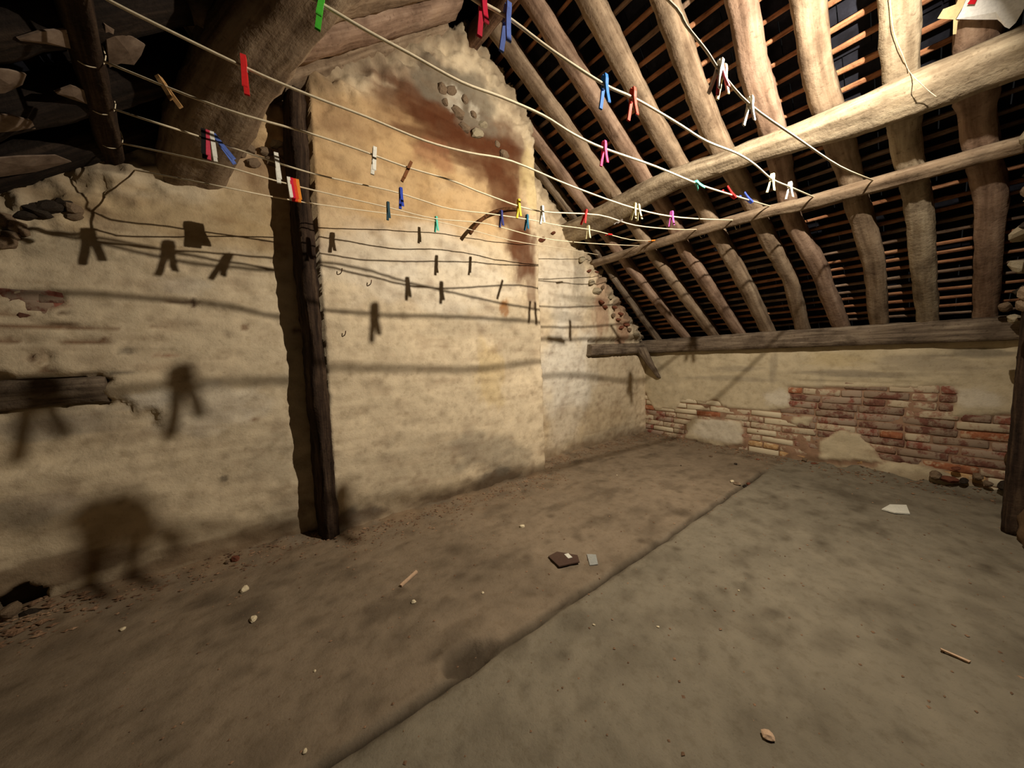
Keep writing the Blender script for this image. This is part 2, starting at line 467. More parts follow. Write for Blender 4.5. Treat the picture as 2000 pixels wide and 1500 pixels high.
GB = [(720, 290, 230, 150, C_OCHRE, 0.75), (640, 400, 120, 110, C_OCHRE, 0.45), (900, 340, 150, 110, C_OCHRE, 0.5), (960, 400, 90, 90, C_OCHRE, 0.5),
      (330, 430, 270, 70, C_TAN, 0.7), (520, 420, 90, 120, C_TAN, 0.7), (500, 330, 110, 60, C_BRN, 0.5),
      (860, 225, 110, 45, C_SOOT, 0.85), (930, 258, 100, 46, C_SOOT, 0.9), (870, 285, 90, 22, C_SOOT, 0.8), (965, 310, 70, 50, C_SOOT, 0.8), (800, 205, 70, 20, C_SOOT, 0.7), (1000, 300, 40, 50, C_SOOT, 0.6),
      (850, 300, 40, 30, C_REDB, 0.6), (985, 375, 36, 55, C_SOOT, 0.85), (1008, 440, 30, 55, C_SOOT, 0.75), (1022, 490, 30, 48, C_SOOT, 0.85),
      (1036, 545, 14, 50, C_SOOT, 0.6), (760, 215, 50, 50, C_BRN, 0.35), (690, 250, 60, 40, C_BRN, 0.3), (790, 160, 70, 30, C_SOOT, 0.5),
      (870, 165, 65, 45, C_GREY * 0.7, 0.9), (930, 200, 50, 50, C_GREY * 0.8, 0.85), (885, 190, 18, 22, lin((196, 188, 168)), 0.7), (925, 215, 10, 12, lin((196, 188, 168)), 0.7), (1035, 350, 20, 50, lin((200, 180, 130)), 0.7),
      (986, 603, 10, 15, lin((150, 96, 40)), 0.9), (640, 230, 40, 40, C_BRN, 0.3),
      (925, 625, 110, 34, C_GREY, 0.35), (1010, 660, 60, 60, C_GREY, 0.35), (960, 730, 30, 60, lin((196, 172, 120)), 0.5), (940, 880, 70, 40, C_GREY, 0.6), (1000, 900, 50, 30, C_GREY, 0.5),
      (820, 900, 140, 60, C_GREY, 0.25), (700, 1010, 55, 26, lin((88, 84, 78)), 0.75), (860, 985, 60, 24, lin((96, 88, 76)), 0.8), (970, 940, 60, 24, lin((96, 88, 76)), 0.8),
      (750, 1030, 80, 16, C_BRN, 0.6), (900, 560, 120, 60, C_WHITE, 0.4), (730, 520, 120, 90, C_WHITE, 0.4), (860, 480, 130, 40, C_WHITE, 0.35),
      (1110, 740, 58, 110, C_WHITE, 0.85), (1100, 560, 60, 60, C_WHITE, 0.5), (1140, 850, 110, 60, C_TAN, 0.45), (1200, 760, 60, 90, C_GREY, 0.3),
      (1150, 590, 60, 10, C_GREY, 0.6), (1110, 620, 40, 8, C_GREY, 0.5), (1130, 530, 12, 40, C_GREY, 0.6), (1175, 600, 16, 50, C_REDB, 0.5), (1215, 610, 18, 50, C_REDB, 0.6),
      (1180, 860, 90, 14, C_GREY, 0.5), (1100, 900, 50, 12, C_GREY, 0.6),
      (95, 590, 42, 26, C_REDB, 0.75), (60, 636, 90, 9, C_BRN, 0.85), (160, 668, 60, 7, C_BRN, 0.85), (120, 634, 50, 6, C_BRN * 0.6, 0.8), (20, 665, 40, 10, C_BRN, 0.8), (150, 640, 40, 5, C_BRN, 0.8), (205, 662, 12, 9, C_BRN, 0.8), (20, 612, 50, 10, C_BRN, 0.6), (128, 614, 12, 7, C_BRN * 0.4, 0.9), (60, 698, 8, 12, C_BRN * 0.5, 0.9), (90, 725, 20, 12, C_BRN, 0.8), (340, 588, 22, 6, C_BRN, 0.7), (378, 592, 12, 8, C_BRN, 0.7), (6, 625, 5, 12, C_BRN * 0.4, 0.9),
      (75, 700, 30, 30, C_BRN, 0.35), (170, 728, 22, 9, lin((96, 80, 62)), 0.8), (245, 686, 18, 12, C_GREY, 0.8), (245, 727, 40, 7, C_GREY, 0.8),
      (300, 635, 26, 4, C_BRN, 0.8), (285, 665, 26, 4, C_BRN, 0.8), (320, 692, 36, 6, C_REDB, 0.7), (310, 640, 20, 5, C_BRN, 0.5), (215, 640, 26, 7, C_BRN, 0.6),
      (100, 830, 160, 60, lin((150, 142, 128)), 0.6), (230, 850, 90, 40, lin((164, 146, 120)), 0.5), (420, 800, 120, 70, C_WHITE, 0.35), (300, 780, 70, 30, C_WHITE, 0.6),
      (360, 560, 60, 30, C_WHITE, 0.3), (130, 480, 130, 50, lin((160, 148, 124)), 0.5), (540, 900, 60, 80, C_GREY, 0.3),
      (100, 1120, 240, 60, lin((104, 84, 62)), 0.75), (420, 1070, 180, 36, lin((128, 106, 80)), 0.7), (560, 1000, 60, 50, C_GREY, 0.4), (60, 1000, 120, 60, lin((150, 144, 134)), 0.4),
      (300, 480, 200, 16, C_TAN, 0.3), (478, 640, 8, 8, C_BRN, 0.7), (580, 645, 12, 8, C_BRN, 0.8), (437, 935, 8, 8, C_GREY, 0.9), (497, 817, 14, 5, C_BRN, 0.8)]


def _gp(pts):
    return [G(a, b)[:2] for a, b in pts]


P_LOST1 = _gp([(-160, 722), (60, 735), (205, 736), (216, 742), (205, 752), (196, 762), (202, 778), (214, 790), (130, 792), (0, 800), (-160, 806)])
P_LOST2 = _gp([(205, 780), (250, 783), (262, 797), (268, 808), (300, 796), (312, 806), (310, 830), (250, 850), (140, 900), (20, 930), (-160, 940), (-160, 800), (0, 798), (130, 790)])
P_RIGHT = _gp([(1148, 664), (1148, 700), (1275, 694), (1275, 660)])
P_BRK = _gp([(52, 570), (95, 566), (128, 578), (118, 600), (76, 612), (50, 596)])
def _hp(pts): return pts


def gable_base(X, Z):
    edge = 1.665 - 0.03 * Z + 0.004 * fbm(X * 0, Z * 14, 4, 3)
    left = 0.255 + 0.006 * fbm(X * 0 + 2, Z * 12, 6, 3)
    m = sstep(-0.006, 0.006, X - left) * (1 - sstep(-0.006, 0.006, X - edge))
    base = np.where(X > 1.0, 1.98, 1.87)
    return base * (1 - m) + 1.78 * m, m


def gable_depth(X, Z):
    y, m = gable_base(X, Z)
    r = fbm(X * 2.5, Z * 2.5, 12, 4) * 0.010 + fbm(X * 9, Z * 14, 15, 4) * 0.0045
    course = (0.5 + 0.5 * np.cos(Z / 0.062 * 2 * math.pi + 0.8 * fbm(X * 2, Z * 2, 18, 2)))
    cm = sstep(-0.1, 0.5, fbm(X * 3, Z * 3, 19, 3)) * np.where(X < 0.3, 1.0, 0.35)
    r = r - 0.0035 * course * cm
    pit = vnoise(X * 26, Z * 26, 81) * 0.0015 + vnoise(X * 11, Z * 11, 82) * 0.0016
    y = y - r + pit
    wx = X + 0.010 * fbm(X * 25, Z * 25, 87, 3); wz = Z + 0.010 * fbm(X * 25 + 9, Z * 25, 88, 3)
    y = y + 0.045 * blur(inpoly(wx, wz, P_LOST1), 1)
    y = y + 0.024 * blur(inpoly(wx, wz, P_LOST2), 1)
    y = y + 0.035 * blur(inpoly(wx, wz, P_RIGHT), 1)
    y = y + 0.016 * blur(inpoly(wx, wz, P_BRK), 1)
    q = ((X + 0.70) / 0.075) ** 2 + ((Z - 0.03) / 0.075) ** 2 + 0.5 * fbm(X * 16, Z * 16, 93, 3)
    y = y + 0.09 * (1 - sstep(0.5, 1.1, q))
    # ragged masonry under the rafters
    e = zroof(X) - Z
    y = y + np.clip(fbm(X * 16, Z * 16, 95, 4), -1, 1) * 0.034 * (1 - sstep(0.05, 0.26, e))
    # hollows where the coat has fallen off the joints
    for px, py, rx, rz in ((90, 633, 80, 6), (160, 668, 56, 6), (20, 665, 40, 8), (130, 614, 10, 6), (60, 698, 8, 12), (88, 724, 16, 8), (340, 588, 20, 5), (20, 612, 45, 7), (205, 728, 18, 6), (300, 635, 26, 3), (285, 665, 26, 3), (320, 690, 36, 5), (170, 728, 22, 8), (245, 686, 16, 10), (130, 640, 60, 4), (60, 612, 60, 4), (90, 700, 10, 20), (1015, 420, 12, 60), (900, 300, 60, 6), (880, 232, 70, 5), (1250, 795, 8, 30), (1160, 590, 60, 4), (640, 530, 14, 4), (580, 645, 12, 6)):
        cx, cz, sc = G(px, py)
        y = y + 0.011 * np.exp(-(((X - cx) / (rx * sc)) ** 2 + ((Z - cz) / (rz * sc)) ** 2 + 0.5 * fbm(X * 20, Z * 20, px, 2)) ** 2)
    return y


def gable_col(X, Z, D):
    c = C_CREAM * np.ones(X.shape + (3,))
    c = c * (1 + 0.10 * fbm(X * 2, Z * 2, 2, 4) + 0.08 * fbm(X * 12, Z * 14, 8, 4))[..., None]
    c = paint(c, X, Z, GB, 200)
    s = sstep(0.1, 0.9, fbm(X * 6, Z * 10, 131, 5)) * 0.28 + sstep(0.2, 0.6, fbm(X * 3, Z * 26, 133, 4)) * 0.15
    c = c * (1 - s[..., None]) + C_BRN * s[..., None]
    p = vnoise(X * 26, Z * 26, 81) * 0.22 + vnoise(X * 11, Z * 11, 82) * 0.2; p = np.clip(p, 0, 0.5)
    c = c * (1 - p[..., None]) + C_BRN * 0.6 * p[..., None]
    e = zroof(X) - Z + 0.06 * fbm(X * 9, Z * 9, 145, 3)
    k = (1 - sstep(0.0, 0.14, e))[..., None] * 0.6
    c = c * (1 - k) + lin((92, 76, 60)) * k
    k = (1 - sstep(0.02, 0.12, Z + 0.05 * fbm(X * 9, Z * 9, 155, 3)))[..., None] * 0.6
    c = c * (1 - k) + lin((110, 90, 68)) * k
    q = ((X + 0.70) / 0.08) ** 2 + ((Z - 0.03) / 0.08) ** 2 + 0.5 * fbm(X * 16, Z * 16, 93, 3)
    k = (1 - sstep(0.5, 1.2, q))[..., None] * 0.8
    c = c * (1 - k) + lin((50, 38, 28)) * k
    return np.clip(c, 0.004, 1)


def gable_keep(X, Z):
    return Z < zroof(X) + 0.035 + 0.02 * fbm(X * 12, Z * 12, 99, 2)


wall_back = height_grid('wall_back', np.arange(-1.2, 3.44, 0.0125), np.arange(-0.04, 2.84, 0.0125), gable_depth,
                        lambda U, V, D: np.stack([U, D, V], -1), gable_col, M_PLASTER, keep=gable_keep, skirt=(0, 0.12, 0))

# ================================================================== LOW WALL ON THE RIGHT
def Kp(pts):
    return [tuple(onx(a, b, KX)[1:]) for a, b in pts]


K_BR = Kp([(1246, 772), (1262, 768), (1275, 798), (1318, 800), (1330, 783), (1372, 786), (1400, 780), (1412, 794), (1500, 803), (1542, 798), (1541, 757), (1700, 756), (1868, 757), (1866, 790), (1855, 815), (1930, 812), (1995, 806), (1995, 985), (1880, 935), (1780, 920), (1600, 905), (1520, 895), (1246, 850)])
K_PATCH = [Kp([(1350, 818), (1448, 822), (1450, 868), (1400, 872), (1340, 856), (1340, 830)]), Kp([(1600, 862), (1640, 840), (1680, 848), (1710, 880), (1720, 902), (1600, 896)]),
           Kp([(1545, 812), (1590, 815), (1580, 832), (1548, 828)]), Kp([(1720, 902), (1800, 905), (1860, 925), (1850, 960), (1700, 940)])]
K_LEDGE = Kp([(1540, 742), (1700, 738), (1870, 738), (1885, 745), (1884, 800), (1878, 800), (1874, 757), (1700, 757), (1541, 757)])


def kmask(Y, Z):
    wy = Y + 0.018 * fbm(Y * 18, Z * 18, 301, 3); wz = Z + 0.006 * fbm(Y * 18 + 5, Z * 18, 302, 3)
    m = inpoly(wy, wz, K_BR)
    for p in K_PATCH: m &= ~inpoly(wy, wz, p)
    return m


def knee_depth(Y, Z):
    m = kmask(Y, Z)
    x = KX - fbm(Y * 2.5, Z * 2.5, 312, 4) * 0.010 - fbm(Y * 10, Z * 10, 315, 4) * 0.004
    x = x + (0.015 + 0.006 * fbm(Y * 14, Z * 14, 318, 3)) * blur(m, 1)
    d = np.exp(-((Z - 0.625 - 0.01 * fbm(Y * 4, Y * 0, 320, 2)) / 0.007) ** 2) * sstep(-0.1, 0.0, Y) * (1 - sstep(0.72, 0.76, Y))
    x = x + 0.012 * d
    wz = Z - 0.845 - 0.006 * fbm(Y * 8, Y * 0, 322, 2)
    x = x + 0.02 * np.exp(-(((Y + 0.13) / 0.11) ** 2 + (wz / 0.022) ** 2))
    # soft cracks in the plaster
    cr = np.exp(-((Z - 0.74 - 0.10 * (Y - 0.9) - 0.03 * fbm(Y * 3, Y * 0, 324, 2)) / 0.006) ** 2) * sstep(0.8, 1.0, Y) * (1 - sstep(1.5, 1.7, Y))
    x = x + 0.006 * cr
    x = x + vnoise(Y * 18, Z * 18, 331) * 0.002
    x = x - 0.03 * np.exp(-Z / 0.05) * (0.5 + 0.5 * fbm(Y * 8, Z * 8, 341, 3))
    return x


def knee_col(Y, Z, D):
    c = lin((188, 174, 144)) * np.ones(Y.shape + (3,))
    c = c * (1 + 0.10 * fbm(Y * 2, Z * 2, 342, 4) + 0.12 * fbm(Y * 9, Z * 16, 343, 4))[..., None]
    def bl(px, py, rx, rz, col, st, i):
        nonlocal c
        p = onx(px, py, KX)
        q = np.sqrt(((Y - p[1]) / rx) ** 2 + ((Z - p[2]) / rz) ** 2) + 0.5 * fbm(Y / rx + i, Z / rz, 350 + i, 4)
        k = (1 - sstep(0.5, 1.15, q))[..., None] * st
        c = c * (1 - k) + col * k
    bl(1400, 840, 0.3, 0.12, C_WHITE, 0.5, 1); bl(1520, 780, 0.12, 0.08, C_WHITE, 0.5, 2); bl(1900, 780, 0.12, 0.08, C_WHITE, 0.5, 3)
    bl(1680, 730, 0.35, 0.03, C_GREY * 0.8, 0.7, 4); bl(1420, 740, 0.4, 0.03, C_GREY, 0.5, 5); bl(1800, 710, 0.3, 0.05, C_GREY, 0.5, 6)
    bl(1510, 720, 0.03, 0.15, C_GREY, 0.5, 7); bl(1430, 720, 0.25, 0.03, C_GREY, 0.5, 8); bl(1900, 690, 0.15, 0.03, C_GREY * 0.6, 0.7, 9)
    bl(1850, 900, 0.4, 0.08, C_BRN, 0.5, 10); bl(1640, 700, 0.2, 0.06, lin((180, 160, 112)), 0.4, 11); bl(1600, 780, 0.05, 0.2, C_GREY, 0.3, 12)
    m = blur(kmask(Y, Z), 1)[..., None]
    mort = lin((150, 120, 96)) * (1 + 0.25 * fbm(Y * 12, Z * 12, 371, 3))[..., None]
    c = c * (1 - m) + mort * m
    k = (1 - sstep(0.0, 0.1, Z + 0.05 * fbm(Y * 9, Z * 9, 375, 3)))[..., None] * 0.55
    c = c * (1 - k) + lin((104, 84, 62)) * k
    return np.clip(c, 0.004, 1)


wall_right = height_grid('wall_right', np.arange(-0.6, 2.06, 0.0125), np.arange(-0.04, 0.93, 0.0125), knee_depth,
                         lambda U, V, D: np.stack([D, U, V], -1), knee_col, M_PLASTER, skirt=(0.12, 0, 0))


def brick_mesh(nm, lx, ly, lz, seed, mat):
    """weathered brick, rounded and chipped, 44 faces at most"""
    rng = random.Random(seed)
    bm = bmesh.new(); bmesh.ops.create_cube(bm, size=1)
    for v in bm.verts: v.co = Vector((v.co.x * lx, v.co.y * ly, v.co.z * lz))
    bmesh.ops.bevel(bm, geom=bm.edges[:], offset=min(lz, ly) * 0.12, segments=1, affect='EDGES')
    for v in bm.verts: v.co += Vector([rng.uniform(-1, 1) * 0.0022 for _ in range(3)])
    me = bpy.data.meshes.new(nm); bm.to_mesh(me); bm.free(); me.materials.append(mat)
    for p in me.polygons: p.use_smooth = True
    return me


BV = {}
for mi, bmat in enumerate(M_BRICK):
    for v in range(2):
        BV[(mi, v, 0)] = brick_mesh('brick', 0.07, 0.206, 0.046, mi * 9 + v, bmat)
        BV[(mi, v, 1)] = brick_mesh('brick', 0.07, 0.103, 0.046, mi * 9 + v + 50, bmat)
rb = random.Random(11)
CH = 0.0525
nb = 0
for row in range(0, 13):
    z = 0.022 + row * CH
    y = 2.0 + (row % 2) * 0.10 - rb.uniform(0, 0.05)
    while y > -0.34:
        half = 1 if rb.random() < (0.3 if row % 2 else 0.18) else 0
        L_ = 0.103 if half else 0.206
        yc = y - L_ / 2
        ys = np.array([yc - L_ * 0.3, yc, yc + L_ * 0.3]); mm = kmask(ys, np.full(3, z))
        if mm.sum() >= 1:
            px = 1000 + FPX * ((RW.T @ (np.array([KX, yc, z]) - CAM))[0] / (RW.T @ (np.array([KX, yc, z]) - CAM))[2])
            r = rb.random()
            if row <= 1 and yc < 1.5: mi = 5 if r < .5 else (3 if r < .75 else 2)
            elif yc > 0.76 and row >= 5: mi = 3 if r < .5 else (2 if r < .92 else 1)
            elif yc > 0.76: mi = 3 if r < .35 else (2 if r < .75 else (0 if r < .95 else 1))
            elif yc > 0.15: mi = 4 if r < .42 else (0 if r < .78 else (2 if r < .96 else 1))
            else: mi = 4 if r < .3 else (0 if r < .6 else (1 if r < .68 else 2))
            o = bpy.data.objects.new('brick', BV[(mi, rb.randint(0, 1), half)]); COL.objects.link(o); o.parent = wall_right
            o.location = (KX + 0.0425 + rb.uniform(-0.003, 0.003), yc, z + rb.uniform(-.002, .002))
            o.rotation_euler = (rb.uniform(-.03, .03), 0, rb.uniform(-.03, .03)); nb += 1
        y -= L_ + 0.008
for (px, py, mi, half) in ((66, 577, 0, 0), (116, 581, 4, 1), (60, 596, 4, 1), (98, 598, 0, 0), (78, 612, 4, 1)):
    X, Z, _ = G(px, py)
    o = bpy.data.objects.new('brick', BV[(mi, 0, half)]); COL.objects.link(o); o.parent = wall_back
    o.location = (X, 1.912, Z); o.rotation_euler = (0, 0, math.pi / 2)


def stone_mesh(nm, r, seed, mat, sub=2):
    rng = random.Random(seed)
    bm = bmesh.new(); bmesh.ops.create_icosphere(bm, subdivisions=sub, radius=1)
    ax = [rng.uniform(0.7, 1.25), rng.uniform(0.6, 1.0), rng.uniform(0.45, 0.8)]
    for v in bm.verts:
        k = 1 + rng.uniform(-0.05, 0.05) + 0.16 * math.sin(v.co.x * 3 + seed) * math.cos(v.co.y * 3.3 + seed * 2) + 0.10 * math.sin(v.co.z * 5 + seed)
        v.co = Vector((v.co.x * ax[0] * k * r, v.co.y * ax[1] * k * r, v.co.z * ax[2] * k * r))
    me = bpy.data.meshes.new(nm); bm.to_mesh(me); bm.free(); me.materials.append(mat)
    return me


SV = [stone_mesh('stone', 1.0, 100 + i, M_STONE[[0, 1, 2, 3, 1, 0, 2, 0][i]]) for i in range(8)]
rs = random.Random(5)


def stones(pts, parent, rmin, rmax, Y=None, X=None, choose=None, dep=0.0):
    for (px, py) in pts:
        px += rs.uniform(-5, 5); py += rs.uniform(-4, 4)
        p = ony(px, py, Y) if Y is not None else onx(px, py, X)
        r = rs.uniform(rmin, rmax)
        i = rs.choice(choose or range(8))
        o = bpy.data.objects.new('stone', SV[i]); COL.objects.link(o); o.parent = parent
        o.location = (p[0], p[1] + dep, p[2]); o.scale = (r, r, r)
        o.rotation_euler = (rs.uniform(-.4, .4), rs.uniform(-.5, .5), rs.uniform(-.5, .5))


# rubble at the apex, along the right-hand verge, and where the left eave has opened up
stones([(862, 172), (885, 180), (905, 196), (868, 204), (890, 222), (920, 226), (945, 244), (905, 252), (968, 280), (988, 305), (932, 262)], wall_back, 0.026, 0.040, Y=1.785, choose=[0, 5, 4, 0], dep=0.0)
stones([(1078, 452), (1062, 470), (1140, 510), (1150, 530), (1158, 548), (1165, 572), (1172, 592), (1182, 598), (1190, 580), (1200, 600), (1206, 622), (1196, 612), (1215, 612), (1222, 632), (1230, 645), (1238, 655), (1212, 640), (1178, 560), (1168, 535)], wall_back, 0.020, 0.042, Y=1.965, choose=[2, 0, 2, 4, 6])
stones([(470, 298), (490, 290), (515, 296), (540, 282), (555, 300), (575, 280), (585, 310), (530, 312), (500, 315), (560, 325), (590, 340)], wall_back, 0.020, 0.036, Y=1.868, choose=[0, 5, 4])
stones([(10, 430), (30, 442), (52, 425), (75, 412), (100, 404), (125, 396), (20, 460), (45, 455), (140, 405), (8, 475), (150, 420)], wall_back, 0.018, 0.032, Y=1.872, choose=[0, 5, 0, 3])
stones([(25, 1195), (60, 1200), (95, 1195), (120, 1205), (85, 1215), (50, 1222), (110, 1190), (15, 1225)], wall_back, 0.018, 0.036, Y=1.84, choose=[0, 5, 3, 0])
stones([(1830, 925), (1855, 935), (1880, 940), (1905, 930), (1930, 945), (1960, 948), (1870, 915), (1590, 903), (1575, 900)], wall_right, 0.02, 0.045, X=3.29, choose=[3, 0, 2, 5])

# ================================================================== ROOF
ceil_v, ceil_f, cuv = [], [], []


def slate_rows(side):
    u = US if side > 0 else UL; n = NS if side > 0 else NLn
    base = np.array([RIDGE_X, 0, RIDGE_Z]) + n * (0.140 if side > 0 else 0.150)
    s = -0.02; k = 0
    while s < 2.95:
        ln = 0.13
        a = base + u * s + n * 0.0; b = base + u * (s + ln + 0.03) + n * (-0.014)
        y = -1.0 + (k % 2) * 0.09
        while y < 2.1:
            y2 = min(y + 0.176, 2.12); i = len(ceil_v); jit = random.uniform(-.002, .002)
            for q, yy in ((a, y), (a, y2), (b, y2), (b, y)):
                for off in (0.0, 0.008):
                    ceil_v.append(q + np.array([0, yy, 0]) + n * (off + jit))
            # 8 vertices: 0,1 / 2,3 / 4,5 / 6,7
            ceil_f.extend([(i, i + 2, i + 4, i + 6), (i + 1, i + 7, i + 5, i + 3), (i, i + 1, i + 3, i + 2), (i + 2, i + 3, i + 5, i + 4), (i + 4, i + 5, i + 7, i + 6), (i + 6, i + 7, i + 1, i)])
            y += 0.18
        s += ln; k += 1


slate_rows(1); slate_rows(-1)
# boarding closed over the ridge
i = len(ceil_v)
for (x, z) in ((RIDGE_X - 0.25, RIDGE_Z + 0.03), (RIDGE_X, RIDGE_Z + 0.23), (RIDGE_X + 0.25, RIDGE_Z + 0.03)):
    ceil_v.append(np.array([x, -1.0, z])); ceil_v.append(np.array([x, 2.12, z]))
ceil_f.extend([(i, i + 1, i + 3, i + 2), (i + 2, i + 3, i + 5, i + 4)])
ceiling = mesh_obj('ceiling', ceil_v, ceil_f, M_SLATE, smooth=False)
ceiling['kind'] = 'structure'


def rx_at(x, y):
    """point on the underside plane of the right rafters"""
    return np.array([x, y, DR_ - SL * x])


def lx_at(x, y):
    return np.array([x, y, DL_ + SL * x])


RAFT = [  # path as (x, y) on the slope, half width, half depth, squareness, material
    ([(1.14, 2.04), (2.12, 1.905), (2.66, 1.90), (3.36, 1.85)], 0.040, 0.045, 3, M_OLD),
    ([(1.13, 1.90), (2.12, 1.756), (2.52, 1.715), (3.36, 1.555)], 0.052, 0.048, 3.2, M_RAFTER2),
    ([(1.15, 1.675), (2.12, 1.509), (2.37, 1.478), (2.55, 1.463), (3.36, 1.30)], 0.056, 0.05, 4, M_RAFTER),
    ([(1.16, 1.41), (2.09, 1.272), (2.37, 1.222), (2.55, 1.236), (3.36, 1.10)], 0.058, 0.05, 4, M_RAFTER2),
    ([(1.15, 1.18), (1.36, 1.148), (1.87, 1.093), (2.08, 1.056), (2.37, 1.011), (2.55, 0.987), (2.92, 0.94), (3.36, 0.90)], 0.060, 0.05, 4, M_RAFTER),
    ([(1.14, 0.87), (1.53, 0.858), (1.76, 0.853), (2.06, 0.841), (2.36, 0.772), (2.55, 0.745), (2.93, 0.68), (3.36, 0.69)], 0.060, 0.05, 4, M_RAFTER),
    ([(1.14, 0.60), (1.68, 0.60), (1.89, 0.616), (2.09, 0.60), (2.36, 0.596), (2.56, 0.606), (2.82, 0.537), (3.36, 0.47)], 0.061, 0.05, 4, M_RAFTER2),
    ([(1.14, 0.39), (1.79, 0.408), (1.99, 0.414), (2.12, 0.398), (2.37, 0.354), (2.56, 0.335), (2.86, 0.293), (3.36, 0.292)], 0.064, 0.05, 4, M_RAFTER),
    ([(1.14, 0.16), (1.92, 0.176), (2.12, 0.176), (2.38, 0.166), (2.61, 0.129), (3.36, 0.085)], 0.066, 0.05, 3.4, M_PURLIN),
    ([(1.14, 0.0), (2.09, -0.004), (2.37, -0.02), (2.68, -0.083), (3.36, -0.12)], 0.066, 0.05, 3.6, M_RAFTER2),
    ([(1.14, -0.26), (3.36, -0.33)], 0.06, 0.05, 4, M_RAFTER),
]
for i, (path, hw, hd, pw, mt) in enumerate(RAFT):
    hw *= 0.80; hd = 0.040; pw += 1.2
    rngi = random.Random(i)
    # crook the pole between the measured points
    pts = [rx_at(x, y) + NS * hd for x, y in path]
    ph = rngi.uniform(0, 6)
    def ha(t, hw=hw, ph=ph):
        low = 1.0 if t < 0.52 else 0.86
        return hw * low * (1 + 0.045 * math.sin(t * 9 + ph) + 0.02 * math.sin(t * 31 + ph * 2))
    loft('rafter', pts, YH, NS, ha, hd, mt, ceiling, power=pw, N=14, rough=0.006, seed=i + 1)

# laths across the rafters
x = 1.19; k = 0
while x < 3.34:
    rk = random.Random(300 + k)
    y0, y1 = -0.75, 2.06
    c = [rx_at(x + rk.uniform(-.006, .006), y) + NS * 0.094 for y in np.linspace(y0, y1, 9)]
    c = [p + US * rk.uniform(-.004, .004) for p in c]
    loft('lath', c, US, NS, lambda t: 0.0105 + 0.0018 * math.sin(t * 23), 0.006, M_LATH if rk.random() < (0.75 if x < 2.2 else 0.3) else M_LATHD, ceiling, power=8, N=8, step=0.12, rough=0.0012, seed=300 + k)
    x += (0.066 if x < 2.15 else 0.0535) + rk.uniform(-.004, .004); k += 1

# left slope: broad hewn rafters seen beside the gable, then ones with shade put into their colour
LRAFT = [([(0.98, 1.85), (0.5, 1.83), (-0.06, 1.82)], 0.080, M_RAFTER), ([(0.96, 1.655), (0.3, 1.635), (-0.06, 1.63)], 0.072, M_RAFTER2),
         ([(1.02, 1.455), (0.3, 1.45), (-0.06, 1.44)], 0.078, M_RAFTER), ([(1.04, 1.24), (0.0, 1.21)], 0.08, M_OLD),
         ([(-0.08, 1.84), (-1.15, 1.80)], 0.055, M_SHADED), ([(-0.08, 1.60), (-1.15, 1.56)], 0.055, M_SHADED), ([(-0.08, 1.34), (-1.15, 1.30)], 0.055, M_SHADED), ([(-0.08, 1.08), (-1.15, 1.06)], 0.055, M_SHADED),
         ([(1.04, 0.92), (-1.15, 0.86)], 0.06, M_SHADED), ([(1.04, 0.62), (-1.15, 0.58)], 0.06, M_SHADED), ([(1.04, 0.34), (-1.15, 0.30)], 0.06, M_SHADED), ([(1.04, 0.05), (-1.15, 0.02)], 0.06, M_SHADED)]
for i, (path, hw, mt) in enumerate(LRAFT):
    pts = [lx_at(a, b) + NLn * 0.05 for a, b in path]
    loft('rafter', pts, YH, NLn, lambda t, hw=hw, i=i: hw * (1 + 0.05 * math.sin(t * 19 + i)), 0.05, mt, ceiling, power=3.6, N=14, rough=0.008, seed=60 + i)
x = 1.02; k = 0
while x > -1.15:
    rk = random.Random(500 + k)
    c = [lx_at(x + rk.uniform(-.005, .005), y) + NLn * 0.106 for y in np.linspace(-0.75, 2.06, 7)]
    loft('lath', c, UL, NLn, 0.012, 0.006, M_SHADED, ceiling, power=8, N=8, step=0.2, rough=0.0012, seed=500 + k)
    x -= 0.066 + rk.uniform(-.004, .004); k += 1

# torn cloth scrap, then pale sheets added for lit patches under the left slope
M_LIT_SCRAP = blotchy('scrap_lit_patch', (84, 70, 58), (112, 96, 82), (130, 114, 98), 20)
for outl in ([(205, 48), (232, 62), (262, 74), (284, 88), (276, 108), (262, 127), (236, 124), (214, 132)], [(35, 76), (80, 62), (130, 58), (138, 95), (90, 86), (40, 80)], [(-30, 134), (20, 138), (52, 146), (44, 166), (10, 182), (-30, 186)],
             [(108, 180), (140, 168), (164, 176), (172, 204), (140, 194), (112, 184)], [(-30, 222), (20, 226), (62, 236), (70, 252), (30, 256), (-30, 262)], [(-30, 312), (40, 306), (110, 304), (140, 316), (70, 336), (-30, 350)]):
    P = [onpl(a, b, NL, DL_ - 0.004) for a, b in outl]; cen = np.mean(P, 0); n = len(P)
    V = [p + NLn * h for h in (0, 0.004) for p in P] + [cen - NLn * 0.006, cen + NLn * -0.002]
    F = [(i, (i + 1) % n, 2 * n) for i in range(n)] + [(n + i, n + (i + 1) % n, 2 * n + 1) for i in range(n)] + [(i, (i + 1) % n, n + (i + 1) % n, n + i) for i in range(n)]
    mesh_obj('lit_patch_scrap', V, F, M_LIT_SCRAP, ceiling, smooth=False)

# ------------------------------------------------------------------ main timbers
o = loft('ridge_beam', [(1.115, 2.06, 2.725), (1.15, 1.2, 2.70), (1.16, -0.8, 2.70)], (1, 0, 0), (0, 0, 1), 0.035, 0.06, M_RIDGE, power=5, seed=91, rough=0.004)
tag(o, 'dark brown ridge beam under the peak of the roof', 'beam')


def purlin_ctr(x0, w, d):
    P0 = rx_at(x0, 0)
    return P0 + US * w / 2 - NS * d / 2


